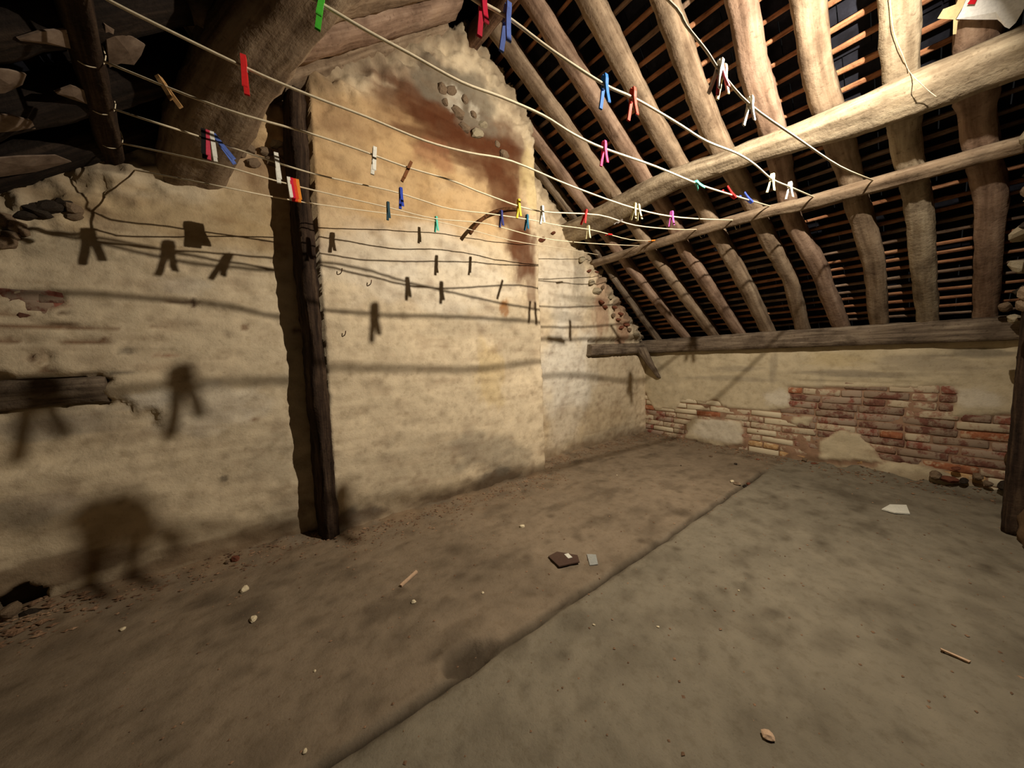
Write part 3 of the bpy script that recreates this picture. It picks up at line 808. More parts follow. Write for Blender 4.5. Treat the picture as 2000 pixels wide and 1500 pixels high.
def sect(name, stations, mat, d, seed, rough, label):
    ys = [s[0] for s in stations][::-1]; x0 = [s[1] for s in stations][::-1]; ww = [s[2] for s in stations][::-1]
    ymin, ymax = min(ys), max(ys); pts = []
    for y in np.linspace(ymax, ymin, 40):
        X0 = np.interp(y, ys, x0); W = np.interp(y, ys, ww); c = purlin_ctr(X0, W, d); c[1] = y; pts.append(c)
    def ha(t): return np.interp(ymax + (ymin - ymax) * t, ys, ww) / 2
    o = loft(name, pts, US, NS, ha, d / 2, mat, power=6, N=20, step=0.03, rough=rough, seed=seed)
    tag(o, label, 'beam'); return o


sect('purlin', [(2.04, 2.10, .17), (1.75, 2.10, .165), (1.44, 2.08, .15), (1.2, 2.07, .125), (1.0, 2.08, .10), (0.85, 2.10, .085), (0.63, 2.11, .09), (0.45, 2.12, .11), (0.26, 2.12, .145), (0.0, 2.12, .15), (-0.75, 2.14, .15)], M_PURLIN, 0.10, 21, 0.006,
     'thick crooked pale timber purlin carrying the upper right rafters')
sect('purlin', [(1.97, 2.425, .06), (1.0, 2.41, .062), (0.62, 2.42, .056), (0.60, 2.43, .066), (0.12, 2.44, .062), (-0.75, 2.455, .062)], M_RAFTER, 0.045, 22, 0.003,
     'thin sawn purlin below the thick one, clotheslines tied along it')
o = loft('wall_plate', [(3.325, 2.02, 0.935), (3.325, 1.0, 0.95), (3.325, -0.5, 0.96)], (1, 0, 0), (0, 0, 1), 0.062, 0.068, M_OLD, power=7, seed=23, rough=0.005, N=18)
tag(o, 'dark grey wall plate beam lying on the low brick wall', 'beam')
o = loft('timber', [(2.40, 1.985, 0.905), (2.9, 1.985, 0.915), (3.33, 1.99, 0.925)], YH, (0, 0, 1), 0.03, 0.052, M_OLD, power=6, seed=24, rough=0.005, N=18)
tag(o, 'grey timber piece embedded in the gable plaster beside the corner', 'beam')
o = loft('timber', [(-1.2, 1.90, 0.735), (-0.8, 1.90, 0.75), (-0.445, 1.90, 0.765)], YH, (0, 0, 1), 0.03, lambda t: 0.055 - 0.008 * t, M_OLD, power=4, seed=25, rough=0.008, N=18)
tag(o, 'worn grey timber embedded low in the left wall under broken plaster', 'beam')
# post standing in the seam between left wall and chimney breast
th = math.radians(14)
A1 = (math.cos(th), math.sin(th), 0); B1 = (-math.sin(th), math.cos(th), 0)
o = loft('post', [(0.226, 1.80, -0.03), (0.220, 1.80, 0.45), (0.213, 1.80, 0.865), (0.202, 1.80, 1.3), (0.198, 1.80, 1.62), (0.198, 1.80, 1.86), (0.205, 1.81, 2.02)], A1, B1, lambda t: 0.031 + 0.003 * math.sin(t * 23), 0.06, M_POST, power=6, N=18, seed=26, rough=0.008, step=0.025)
tag(o, 'dark rough upright post between the left wall and the chimney breast', 'post')
# crooked brace log, upper left
dl = _n([0.35, -0.6, 0.36]); lp = LAMP - np.array([0.05, 1.35, 1.83]); lp = _n(lp - (lp @ dl) * dl); lq = np.cross(dl, lp)
if lq[0] > 0: lq = -lq
AL = _n(lp * math.cos(0.75) + lq * math.sin(0.75) * (1 if lq[2] > 0 else -1)); BL = np.cross(dl, AL)
o = loft('brace_log', [(-0.20, 2.02, 1.60), (-0.10, 1.72, 1.71), (0.02, 1.42, 1.81), (0.20, 1.10, 1.94), (0.50, 0.55, 2.16)], AL, BL, lambda t: 0.098 + 0.008 * math.sin(9 * t), 0.098, M_RAFTER, power=4.0, N=24, seed=27, rough=0.010)
tag(o, 'massive grey log brace crossing under the left rafters', 'beam')
# left rail that the clotheslines are tied to
o = loft('rail', [(-0.385, 2.02, 1.60), (-0.335, 1.65, 1.635), (-0.275, 1.22, 1.685), (-0.18, 0.6, 1.74), (-0.10, -0.3, 1.78)], (1, 0, 0), (0, 0, 1), 0.030, 0.040, M_POST, power=6, N=16, seed=28, rough=0.004)
tag(o, 'narrow brown rail at upper left holding the clothesline ends', 'beam')
o = loft('wall_plate', [(-1.12, 2.02, 0.98), (-1.12, -0.9, 0.98)], (1, 0, 0), (0, 0, 1), 0.06, 0.06, M_OLD, power=6, seed=29, rough=0.005)
tag(o, 'wall plate beam at the foot of the left slope', 'beam')
# corner bracket hanging under the plate in the far corner
o = loft('bracket', [(3.17, 1.95, 0.93), (3.22, 1.90, 0.80), (3.29, 1.84, 0.66), (3.31, 1.815, 0.61)], YH, (1, 0, 0), lambda t: 0.062 - 0.048 * t, lambda t: 0.05 - 0.036 * t, M_OLD, power=3, N=14, seed=30, rough=0.006)
tag(o, 'pointed grey wooden bracket in the far corner under the wall plate', 'bracket')

# left knee wall and the rubble pier at the right edge
def lk_depth(Y, Z): return -1.15 + fbm(Y * 3, Z * 3, 401, 4) * 0.02
def lk_col(Y, Z, D): return np.clip(lin((150, 134, 106)) * (1 + 0.2 * fbm(Y * 5, Z * 5, 402, 4))[..., None], 0, 1)
height_grid('wall_left', np.arange(-1.0, 2.06, 0.04), np.arange(-0.04, 0.96, 0.04), lk_depth, lambda U, V, D: np.stack([D, U, V], -1), lk_col, M_PLASTER, skirt=(-0.1, 0, 0))
def fr_depth(X, Z): return -0.245 + fbm(X * 7, Z * 7, 411, 4) * 0.03
def fr_col(X, Z, D): return np.clip(lin((92, 74, 54)) * (1 + 0.4 * fbm(X * 9, Z * 9, 412, 4))[..., None], 0, 1)
wall_front = height_grid('wall_front', np.arange(2.2, 3.46, 0.02), np.arange(-0.04, 2.1, 0.02), fr_depth, lambda U, V, D: np.stack([U, D, V], -1), fr_col, M_PLASTER, keep=lambda X, Z: Z < zroof(X) + 0.08, skirt=(0, -0.12, 0))
rp = random.Random(77)
for k in range(46):
    Z = rp.uniform(0.98, 1.95); X = rp.uniform(2.22, 3.25)
    if Z > zroof(X) - 0.02: continue
    r = rp.uniform(0.03, 0.06)
    o = bpy.data.objects.new('stone', SV[rp.choice([0, 1, 0, 5, 3, 4])]); COL.objects.link(o); o.parent = wall_front
    o.location = (X, -0.20 + rp.uniform(-.015, .03), Z); o.scale = (r, r, r * 0.8); o.rotation_euler = (rp.uniform(-.4, .4), rp.uniform(-.6, .6), rp.uniform(-.5, .5))
o = loft('post', [(2.72, -0.235, 0.0), (2.72, -0.235, 1.02)], (1, 0, 0), YH, 0.06, 0.045, M_POST, power=6, seed=31, rough=0.004)
tag(o, 'dark upright post at the extreme right edge beside the low wall', 'post')

# ------------------------------------------------------------------ clotheslines
S_PX = {2: [(230, 8), (250, 20), (475, 130), (600, 184), (715, 228), (830, 275), (915, 298), (1000, 315), (1120, 365), (1243, 408), (1330, 425), (1435, 430)],
        3: [(258, 140), (430, 210), (600, 259), (700, 292), (790, 325), (880, 352), (950, 380), (1050, 412), (1170, 420), (1240, 440), (1320, 448), (1365, 448)],
        4: [(235, 215), (280, 232), (400, 270), (600, 336), (760, 372), (820, 390), (880, 408), (960, 418), (1040, 430), (1090, 440), (1160, 450), (1230, 468), (1280, 470)],
        5: [(245, 283), (420, 320), (573, 362), (758, 405), (850, 427), (950, 437), (1060, 465), (1150, 475), (1250, 480)],
        6: [(250, 330), (400, 358), (600, 396), (852, 432), (1000, 470), (1110, 487), (1170, 498)],
        1: [(600, -8), (640, 15), (720, 62), (800, 105), (900, 160), (980, 190), (1060, 225), (1120, 262), (1180, 290), (1280, 325), (1365, 360), (1420, 378), (1505, 403)],
        0: [(920, -5), (950, 10), (1000, 40), (1080, 100), (1180, 165), (1235, 190), (1285, 218), (1330, 245), (1380, 276), (1440, 300), (1475, 322), (1508, 350), (1545, 366), (1590, 385)],
        7: [(1295, -10), (1340, 50), (1380, 100), (1407, 140), (1465, 205), (1550, 265), (1640, 325), (1705, 352)]}
YL = {7: 0.56, 0: 0.70, 1: 0.905, 2: 1.18, 3: 1.26, 4: 1.345, 5: 1.515, 6: 1.52}
RAILP = [(-0.385, 2.02, 1.60), (-0.335, 1.65, 1.635), (-0.275, 1.22, 1.685), (-0.18, 0.6, 1.74), (-0.10, -0.3, 1.78)]


def rail_at(y):
    ys = [p[1] for p in RAILP][::-1]
    return np.array([np.interp(y, ys, [p[0] for p in RAILP][::-1]), y, np.interp(y, ys, [p[2] for p in RAILP][::-1])])


LINE = {}
for k, px in S_PX.items():
    b = onx(*px[-1], 2.42); a = np.array([-0.28, YL[k], 1.64])
    nn = _n(np.cross(b - a, [0, 0, 1]))
    P = [onpl(p[0], p[1], nn, nn @ a) for p in px]
    if k in (7, 0, 1):                                  # goes on to the rail outside the picture
        e = rail_at(YL[k]) + np.array([0.03, 0, -0.03]); q = P[0]
        P = [e, e * 0.5 + q * 0.5 - np.array([0, 0, 0.015])] + P
    else:
        cand = [rail_at(q) + np.array([0.027, 0, -0.02]) for q in np.linspace(0.9, 1.98, 110)]
        r0 = _n(ray(*px[0])); e = min(cand, key=lambda q: np.linalg.norm(np.cross(r0, q - CAM)))
        P = [e] + P[1:]
    P.append(P[-1] + np.array([0.03, 0, 0.012]))
    LINE[k] = (np.array(P), nn, nn @ a)
LLAB = {7: 'cream clothesline nearest the right, from top centre over to the right rafters', 0: 'thick cream clothesline with bright blue and orange pegs side by side',
        1: 'thick cream clothesline carrying one hot pink peg', 2: 'cream clothesline passing the red peg at left and pale yellow pair at right',
        3: 'clothesline in front of the chimney breast with white, yellow and brown pegs', 4: 'thin clothesline holding the glossy blue clip and royal blue peg',
        5: 'thin clothesline holding the stack of pegs in front of the dark post', 6: 'thin clothesline farthest back, almost touching the chimney breast'}


def tube(name, P, r, mat, parent=None, N=6, sub=4):
    P = np.asarray(P, float); Q = []
    for i in range(len(P) - 1):
        p0 = P[max(i - 1, 0)]; p1 = P[i]; p2 = P[i + 1]; p3 = P[min(i + 2, len(P) - 1)]
        for s in range(sub):
            t = s / sub
            Q.append(0.5 * ((2 * p1) + (-p0 + p2) * t + (2 * p0 - 5 * p1 + 4 * p2 - p3) * t * t + (-p0 + 3 * p1 - 3 * p2 + p3) * t ** 3))
    Q.append(P[-1]); Q = np.array(Q)
    V, F = [], []
    for i, q in enumerate(Q):
        tg = _n(Q[min(i + 1, len(Q) - 1)] - Q[max(i - 1, 0)]); up = np.array([0, 0, 1.0]) if abs(tg[2]) < .9 else np.array([0, 1.0, 0])
        s1 = _n(np.cross(tg, up)); s2 = np.cross(s1, tg)
        for j in range(N):
            an = 2 * math.pi * j / N; V.append(q + r * (math.cos(an) * s1 + math.sin(an) * s2))
    for i in range(len(Q) - 1):
        for j in range(N):
            F.append((i * N + j, i * N + (j + 1) % N, (i + 1) * N + (j + 1) % N, (i + 1) * N + j))
    F.append(tuple(range(N - 1, -1, -1))); F.append(tuple((len(Q) - 1) * N + j for j in range(N)))
    return mesh_obj(name, V, F, mat, parent)


for k in (7, 0, 1, 2, 3, 4, 5, 6):
    o = tube('clothesline', LINE[k][0], {7: .0036, 0: .0038, 1: .0038, 2: .0034, 3: .0030, 4: .0026, 5: .0025, 6: .0024}[k], M_CORD)
    tag(o, LLAB[k], 'clothesline', 'clotheslines strung across the attic')
    # the knot round the thin purlin
    e = LINE[k][0][-1]
    th = np.linspace(0, 2 * math.pi, 13); kn = [e + np.array([0.004, 0, 0]) + US * (0.034 * math.cos(q) + 0.030) + NS * 0.030 * math.sin(q) + YH * 0.002 * q for q in th]
    tube('knot', kn, 0.0018, M_CORD, o)
    if k in (2, 3, 4, 5, 6):
        e = rail_at(LINE[k][0][0][1]); kn = [e + np.array([0.0335 * math.cos(q), 0.001 * q, 0.043 * math.sin(q)]) for q in th]
        tube('knot', kn, 0.0014, M_CORD, o)

P = [onpl(a, b, NR, DR_ - 0.012) for a, b in ((1738, -5), (1745, 60), (1762, 105), (1775, 138))] + [onpl(a, b, NR, DR_ - 0.16) for a, b in ((1790, 155), (1812, 176), (1830, 190))]
o = tube('cord', P, 0.0012, M_CORD); tag(o, 'loose frayed cord end trailing from a rafter over the thick purlin', 'cord')

# ------------------------------------------------------------------ clothes pegs
def lever_mesh(nm, side, mat):
    """one half of a spring peg: local x along the line, y splay, z up; the line is at z=0"""
    prof = [(0.0010, 0.024), (0.0065, 0.0235), (0.0085, 0.012), (0.0080, -0.002), (0.0110, -0.025), (0.0165, -0.050), (0.0155, -0.0525), (0.0120, -0.051), (0.0072, -0.028), (0.0035, -0.006), (0.0026, 0.0), (0.0010, 0.006)]
    prof = [(side * a, b) for a, b in prof]; n = len(prof)
    bm = bmesh.new(); hw = 0.0052
    A = [bm.verts.new((-hw, a, b)) for a, b in prof]; B = [bm.verts.new((hw, a, b)) for a, b in prof]
    bm.faces.new(A); bm.faces.new(B[::-1])
    for i in range(n): bm.faces.new((A[i], B[i], B[(i + 1) % n], A[(i + 1) % n]))
    bmesh.ops.recalc_face_normals(bm, faces=bm.faces)
    me = bpy.data.meshes.new(nm); bm.to_mesh(me); bm.free(); me.materials.append(mat); return me


def spring_mesh(nm):
    bm = bmesh.new(); R0 = 0.0042; r = 0.0010; turns = 4; n = 40; N = 4; rings = []
    for i in range(n):
        t = i / (n - 1); an = t * turns * 2 * math.pi; x = (t - .5) * 0.0115
        c = Vector((x, R0 * math.cos(an), R0 * math.sin(an) - 0.004)); rad = Vector((0, math.cos(an), math.sin(an)))
        rings.append([bm.verts.new(c + r * (math.cos(2 * math.pi * j / N) * rad + math.sin(2 * math.pi * j / N) * Vector((1, 0, 0)))) for j in range(N)])
    for i in range(n - 1):
        for j in range(N): bm.faces.new((rings[i][j], rings[i][(j + 1) % N], rings[i + 1][(j + 1) % N], rings[i + 1][j]))
    me = bpy.data.meshes.new(nm); bm.to_mesh(me); bm.free(); me.materials.append(M_WIRE); return me


SPR = spring_mesh('spring')
PCOL = {'red': (214, 44, 44), 'crimson': (206, 30, 62), 'blue': (70, 92, 190), 'slate blue': (92, 116, 190), 'bright blue': (26, 120, 214), 'orange': (224, 70, 36), 'hot pink': (238, 66, 120), 'green': (70, 176, 50),
        'white': (232, 230, 216), 'cream': (234, 226, 176), 'yellow': (226, 188, 50), 'brown': (110, 66, 30), 'mint': (96, 200, 176), 'navy': (44, 50, 110), 'teal': (30, 100, 130), 'dark teal': (36, 66, 76), 'lilac pink': (206, 96, 178),
        'wood': (190, 150, 100), 'grey': (96, 90, 84), 'royal blue': (40, 66, 170), 'amber': (228, 140, 50), 'pink': (206, 70, 90), 'black': (30, 28, 28)}
LEV = {}
for c, rgb in PCOL.items():
    m = plain('peg_plastic_' + c.replace(' ', '_'), rgb, 0.6, 0.15)
    LEV[c] = (lever_mesh('lever', 1, m), lever_mesh('lever', -1, m))


def peg(k, px, py, colr, label, rx=0.0, ry=0.0, rz=0.0, sc=1.0, group=None):
    """clip a peg to clothesline k where the photograph shows it"""
    P, nn, d = LINE[k]
    q = onpl(px, py, nn, d)
    # nearest point on the drawn line
    best = None
    for i in range(len(P) - 1):
        a, b = P[i], P[i + 1]; t = np.clip((q - a) @ (b - a) / ((b - a) @ (b - a)), 0, 1); c = a + (b - a) * t
        dd = np.linalg.norm(c - q)
        if best is None or dd < best[0]: best = (dd, c, _n(b - a))
    _, c, tg = best
    o = empty('clothespin', c)
    o.rotation_euler = (Matrix.Rotation(math.atan2(tg[1], tg[0]) + math.radians(rz), 4, 'Z') @ Matrix.Rotation(math.radians(ry), 4, 'Y') @ Matrix.Rotation(math.radians(rx), 4, 'X')).to_euler()
    o.scale = (sc, sc, sc)
    for nm, me in (('lever', LEV[colr][0]), ('lever', LEV[colr][1]), ('spring', SPR)):
        ch = bpy.data.objects.new(nm, me); COL.objects.link(ch); ch.parent = o
    tag(o, label, 'clothespin', group or 'clothespins on the clotheslines')
    return o


peg(7, 1404, 135, 'white', 'white clothespin at the left of the red and white cluster on the nearest line', 10, 6)
peg(7, 1408, 141, 'pink', 'red-pink clothespin in the middle of the white and red cluster on the nearest line', -8, 0)
peg(7, 1413, 147, 'cream', 'cream clothespin at the right of the red and white cluster on the nearest line', 4, -6)
peg(7, 1465, 205, 'white', 'lone cream-white clothespin below the red and white cluster on the nearest line', 0, 4)
peg(0, 943, 8, 'crimson', 'bright red clothespin at the top edge of the picture', -4, 4, sc=1.12)
peg(0, 990, 35, 'slate blue', 'blue clothespin beside the bright red one near the top edge', 6, 3, sc=1.12)
peg(0, 1181, 165, 'bright blue', 'bright blue clothespin beside the orange one on the thick line', 0, 0, sc=1.05)
peg(0, 1236, 190, 'orange', 'orange-red clothespin just right of the bright blue one', 0, 0, sc=1.08)
peg(0, 1508, 350, 'cream', 'cream clothespin hanging over the gap between the two purlins, left of a white one', 4, 0)
peg(0, 1543, 365, 'white', 'white clothespin hanging over a rafter, right of the cream one', 0, 0)
peg(1, 627, 8, 'green', 'green clothespin at the top edge over the left rafters', -14, 10, sc=1.05)
peg(1, 1180, 290, 'hot pink', 'hot pink clothespin on the thick line in front of the right rafters', 0, 0, sc=1.05)
peg(1, 1362, 358, 'mint', 'mint green clothespin lying sideways along the line at the thick purlin', 10, -85)
peg(1, 1430, 380, 'red', 'red clothespin tilted up against a rafter end near the thin purlin', 20, 130)
peg(1, 1463, 396, 'blue', 'blue clothespin tilted against the same rafter as the red one', 20, 125)
peg(2, 477, 130, 'red', 'tall red clothespin in front of the log brace at left', 0, 0, sc=1.12)
peg(2, 1239, 407, 'cream', 'left one of the two pale yellow clothespins by the thick purlin', 3, 5, group='pair of pale yellow clothespins')
peg(2, 1247, 408, 'cream', 'right one of the two pale yellow clothespins by the thick purlin', -3, -5, group='pair of pale yellow clothespins')
peg(2, 1312, 424, 'lilac pink', 'lilac pink clothespin just above the thin purlin', 0, 0)
peg(3, 260, 141, 'wood', 'pale wooden clothespin slanting at the top of the left rail', 0, -30)
peg(3, 731, 302, 'white', 'white clothespin on the line left of the slanting brown one', 0, 6, sc=1.1)
peg(3, 798, 328, 'brown', 'slanting brown clothespin in front of the chimney breast', 0, 25)
peg(3, 1013, 401, 'yellow', 'yellow clothespin by the end of the curved iron rod', 0, 0)
peg(3, 1059, 413, 'white', 'white clothespin at the right edge of the chimney breast', 0, 0)
peg(3, 1143, 418, 'red', 'dark red clothespin over the lower end of the first full rafters', 0, 18)
peg(3, 1211, 430, 'grey', 'small grey clothespin against the thick purlin', 0, 60, sc=.8)
peg(4, 398, 270, 'black', 'black clothespin at the left end of the bunch by the log end', 0, 3)
peg(4, 406, 272, 'pink', 'dusty red clothespin in the bunch by the log end', 0, 3)
peg(4, 416, 276, 'white', 'white clothespin in the bunch by the log end beside the glossy blue clip', 0, -3)
peg(4, 430, 281, 'slate blue', 'glossy blue clip slanting in the bunch by the log end', 0, -35)
peg(4, 541, 316, 'white', 'long white clothespin left of the dark post', 0, -3, sc=1.12)
peg(4, 783, 380, 'royal blue', 'royal blue clothespin in front of the chimney breast', 0, 0)
peg(4, 979, 421, 'navy', 'navy clothespin under the curved iron rod', 0, 0)
peg(4, 1029, 428, 'teal', 'blue-teal clothespin right of the yellow one', 0, 4)
peg(4, 1149, 448, 'cream', 'small cream clothespin hanging before the foot of the thick purlin', 0, 0)
peg(4, 1192, 458, 'red', 'small red clothespin lying along the line below the thick purlin', 0, 80, sc=.7)
peg(4, 1276, 470, 'amber', 'amber clothespin lying on the thin purlin', 0, 75, sc=.9)
for dx, c, lb in ((-8, 'white', 'white clothespin at the left of the stack in front of the dark post'), (-3, 'crimson', 'crimson clothespin second in the stack in front of the dark post'), (3, 'orange', 'orange clothespin third in the stack in front of the dark post'), (9, 'amber', 'amber clothespin at the right of the stack in front of the dark post')):
    peg(5, 573 + dx, 361 + dx * .25, c, lb, 0, -4)
peg(5, 758, 405, 'dark teal', 'dark teal clothespin left of and below the royal blue one', 0, 0, sc=.95)
peg(5, 1256, 478, 'white', 'small white clothespin just above the lower end of the thin purlin', 0, 0)
peg(6, 852, 432, 'mint', 'mint green clothespin hanging closest to the chimney breast', 0, 0)

# ------------------------------------------------------------------ fittings and paper
P = [ony(a, b, y) for a, b, y in ((1012, 409, 1.79), (990, 408, 1.755), (965, 414, 1.735), (943, 427, 1.72), (928, 443, 1.71), (918, 456, 1.705))]
o = tube('iron_rod', P, 0.0105, M_IRON, N=8); tag(o, 'curved rusty iron rod sticking out of the chimney breast', 'rod')
for (px, py, Y, lab) in ((665, 534, 1.78, 'small bent nail in the plaster just right of the post'), (722, 556, 1.78, 'thin nail in the middle of the chimney breast'), (672, 655, 1.78, 'nail low on the plaster right of the post')):
    p = ony(px, py, Y - 0.004)
    o = tube('nail', [p + np.array([0, 0.02, 0]), p + np.array([0, -0.012, 0.0]), p + np.array([0.002, -0.022, 0.008]), p + np.array([0.004, -0.022, 0.02])], 0.0022, M_IRON, sub=3)
    tag(o, lab, 'nail')

M_CARD = plain('tan_cardboard', (206, 186, 140), 0.8, 0.1); M_SHEET = plain('white_plastic_sheet', (232, 232, 228), 0.5, 0.3); M_REDP = plain('red_print', (190, 22, 36), 0.6, 0.2)


def sheet(name, outline, off, mat, thick=0.0012, parent=None, curl=0.0):
    P = [onpl(a, b, NR, DR_ - off) for a, b in outline]
    cen = np.mean(P, 0); nrm = -NS; V, F = [], []
    n = len(P)
    ring = [[cen + (p - cen) * s - NS * curl * (1 - s) for p in P] for s in (1.0, 0.66, 0.33)]
    for side in (0, 1):
        for rg in ring: V += [p + nrm * thick * side for p in rg]
        V.append(cen - NS * curl + nrm * thick * side)
    m = 3 * n + 1
    for side in (0, 1):
        b = side * m
        for r in range(2):
            for i in range(n): F.append((b + r * n + i, b + r * n + (i + 1) % n, b + (r + 1) * n + (i + 1) % n, b + (r + 1) * n + i))
        for i in range(n): F.append((b + 2 * n + i, b + 2 * n + (i + 1) % n, b + 3 * n))
    for i in range(n): F.append((i, (i + 1) % n, m + (i + 1) % n, m + i))
    return mesh_obj(name, V, F, mat, parent, smooth=False)


sh = sheet('packaging', [(1868, 37), (1878, 20), (1890, -8), (1905, -30), (2020, -40), (2010, -5), (1996, 24), (1984, 44), (1971, 56), (1962, 52), (1955, 44), (1948, 38), (1908, 38)], 0.035, M_SHEET, curl=0.006)
tag(sh, 'white plastic packaging with a red mark tucked at the top right rafters', 'packaging')
sheet('cardboard', [(1831, 36), (1842, 18), (1868, 8), (1876, -12), (1892, -14), (1880, 14), (1866, 38)], 0.030, M_CARD, parent=sh)
sheet('cardboard', [(1862, 38), (1871, 38), (1868, 66), (1861, 67)], 0.030, M_CARD, parent=sh)
sheet('red_mark', [(1889, 8), (1896, -2), (1912, -10), (1904, 8)], 0.046, M_REDP, parent=sh, thick=0.0008)


# ------------------------------------------------------------------ things lying on the floor
def fz(x, y):
    return float(floor_depth(np.array([[x]]), np.array([[y]]))[0, 0])


def flake(name, pts, thick, mat, lab, cat, lift=0.002, bow=0.0, parent=None):
    P = [onz(a, b) for a, b in pts]; n = len(P); cen = np.mean(P, 0)
    z0 = max(fz(p[0], p[1]) for p in P + [cen]) + lift
    V = []
    for side in (0, 1):
        for s in (1.0, 0.5):
            for p in P:
                q = cen + (p - cen) * s; V.append((q[0], q[1], z0 + thick * side + bow * (1 - s)))
        V.append((cen[0], cen[1], z0 + thick * side + bow))
    m = 2 * n + 1; F = []
    for side in (0, 1):
        b = side * m
        for i in range(n):
            F.append((b + i, b + (i + 1) % n, b + n + (i + 1) % n, b + n + i)); F.append((b + n + i, b + n + (i + 1) % n, b + 2 * n))
    for i in range(n): F.append((i, (i + 1) % n, m + (i + 1) % n, m + i))
    o = mesh_obj(name, V, F, mat, parent, smooth=False)
    bm = bmesh.new(); bm.from_mesh(o.data); bmesh.ops.recalc_face_normals(bm, faces=bm.faces); bm.to_mesh(o.data); bm.free()
    if lab: tag(o, lab, cat)
    return o


M_PAPER = plain('pale_paper', (214, 212, 196), 0.8, 0.1); M_FILM = plain('cloudy_film', (150, 152, 146), 0.3, 0.5); M_PACK = plain('brown_wrapper', (74, 54, 44), 0.5, 0.3); M_STICK = plain('pale_splinter', (196, 166, 136), 0.8, 0.1)
flake('paper_scrap', [(1722, 997), (1738, 988), (1770, 989), (1777, 1006), (1748, 1004)], 0.006, M_PAPER, 'white folded paper scrap alone on the dark floor at right', 'paper', bow=0.004)
wr = flake('wrapper', [(1071, 1092), (1088, 1083), (1128, 1090), (1132, 1103), (1092, 1112)], 0.005, M_PACK, 'dark brown wrapper with a pale strip lying on the floor by the joint', 'wrapper', bow=0.004)
flake('label_strip', [(1102, 1090), (1110, 1088), (1118, 1096), (1110, 1098)], 0.0015, M_PAPER, None, None, lift=0.014, parent=wr)
flake('plastic_film', [(1146, 1084), (1164, 1085), (1168, 1104), (1152, 1106)], 0.002, M_FILM, 'small cloudy plastic piece right of the dark wrapper', 'plastic', bow=0.003)
flake('splinter', [(781, 1147), (785, 1149), (816, 1121), (813, 1118)], 0.006, M_STICK, 'pale wood splinter lying slanted on the floor', 'splinter')
flake('splinter', [(1836, 1270), (1838, 1273), (1892, 1298), (1896, 1296)], 0.004, M_STICK, 'pale straw-thin splinter on the dark floor at lower right', 'splinter')
M_PEB = plain('chalk_chip', (216, 202, 168), 0.85, 0.1)
CH_ = [(808, 1180, .010, 'bright cream chip on the floor below the slanted splinter'), (495, 1212, .013, 'cream plaster chip alone on the floor at left'), (1020, 1030, .013, 'pale flat chip on the floor between breast and joint'),
       (1205, 928, .006, 'tiny white crumb on the floor near the far end'), (1160, 1223, .004, 'tiny white crumb below the floor joint, centre'), (1430, 941, .016, 'pale chip on top of the little rubble heap by the far joint'),
       (943, 1160, .005, 'tiny cream crumb on the floor above the joint'), (478, 1155, .018, 'long pale chip by the foot of the left wall'), (1443, 1155, .004, 'tiny pale crumb in the middle of the right floor half'),
       (1285, 1228, .005, 'pale crumb on the floor right of centre'), (240, 1232, .008, 'pinkish white crumb on the dark floor at far left'), (615, 1312, .004, 'tiny crumb in the lower left floor'), (1500, 1440, .014, 'pinkish pebble at the bottom edge'), (596, 1470, .006, 'pale crumb at the bottom edge left of the joint')]
for i, (px, py, r, lab) in enumerate(CH_):
    p = onz(px, py); me = stone_mesh('chip', r, 700 + i, M_PEB if 'pinkish peb' not in lab else M_STICK)
    o = bpy.data.objects.new('chip', me); COL.objects.link(o); o.location = (p[0], p[1], fz(p[0], p[1]) + r * 0.35); o.rotation_euler = (0, 0, i * 1.3)
    tag(o, lab, 'chip', 'chips scattered on the floor')
RB = [(1440, 946, .02), (1455, 948, .017), (1462, 944, .013), (1388, 893, .018), (1437, 908, .013), (1480, 899, .013), (1590, 892, .02), (1330, 911, .008), (460, 1098, .018), (445, 1104, .013)]
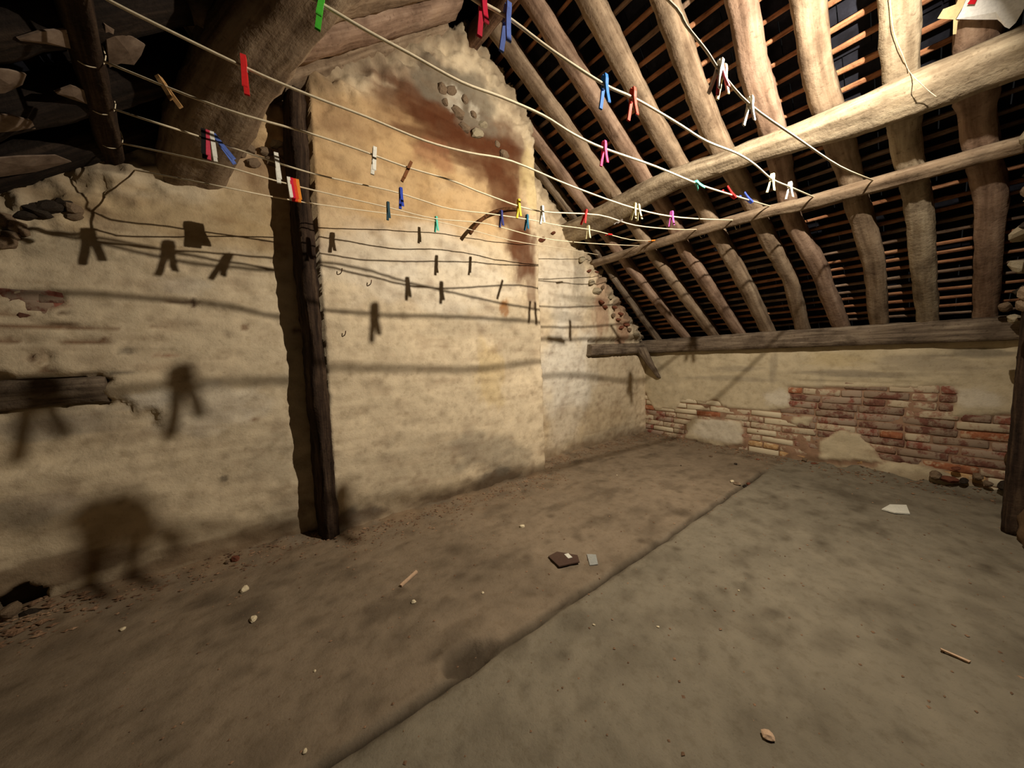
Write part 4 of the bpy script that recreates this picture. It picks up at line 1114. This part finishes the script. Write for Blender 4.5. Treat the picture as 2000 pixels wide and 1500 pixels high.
for i, (px, py, r) in enumerate(RB):
    p = onz(px, py); o = bpy.data.objects.new('rubble_lump', stone_mesh('rubble_lump', r, 800 + i, M_STONE[i % 3 if i % 3 != 1 else 3])); COL.objects.link(o)
    o.location = (p[0], p[1], fz(p[0], p[1]) + r * 0.3); o.rotation_euler = (0, 0, i)
    tag(o, ['brown lump at the left of the little heap by the far joint', 'brown lump in the middle of the little heap by the far joint', 'small lump at the right of the little heap by the far joint', 'brown lump on the far floor below the white plaster patch',
            'small lump between two others on the far floor', 'small dark lump on the far floor nearer the right wall', 'dark lump at the foot of the right wall', 'tiny dark lump on the far floor near the corner',
            'dark lump at the foot of the left wall', 'smaller lump beside the dark one at the left wall'][i], 'rubble', 'rubble lumps on the floor')

# uncountable crumbs of mortar and dirt, densest along the wall feet
rc = random.Random(99); V, F = [], []


def crumb(x, y, r):
    z = fz(x, y) + r * 0.25; i = len(V)
    for s in range(6):
        d = [(1, 0, 0), (-1, 0, 0), (0, 1, 0), (0, -1, 0), (0, 0, .7), (0, 0, -.7)][s]
        k = r * rc.uniform(.6, 1.3); V.append((x + d[0] * k * 1.3, y + d[1] * k, z + d[2] * k * .7))
    for f in ((0, 2, 4), (2, 1, 4), (1, 3, 4), (3, 0, 4), (2, 0, 5), (1, 2, 5), (3, 1, 5), (0, 3, 5)): F.append(tuple(i + q for q in f))


for _ in range(1500):
    x = rc.uniform(-1.0, 3.3); bk = 1.88 if x < .24 else (1.76 if x < 1.68 else 1.96)
    crumb(x, bk - abs(rc.gauss(0, .10)) - .01, rc.uniform(.002, .008))
for _ in range(500):
    crumb(KX - abs(rc.gauss(0, .12)) - .01, rc.uniform(-.2, 1.9), rc.uniform(.003, .010))
for _ in range(1300):
    crumb(rc.uniform(-1.0, 3.2), rc.uniform(-.6, 1.8), rc.uniform(.0015, .0048))
for _ in range(120):
    crumb(rc.gauss(-.66, .08), rc.gauss(1.78, .05), rc.uniform(.004, .014))
o = mesh_obj('mortar_crumbs', V, F, blotchy('mortar_crumb', (86, 66, 50), (134, 106, 82), (170, 140, 110), 18), smooth=False)
tag(o, 'mortar crumbs and dirt scattered over the floor and along the walls', 'debris', kind='stuff')
print('bricks', nb, 'objects', len(bpy.data.objects), 'tris', sum(len(m.loop_triangles) or len(m.polygons) * 2 for m in bpy.data.meshes))
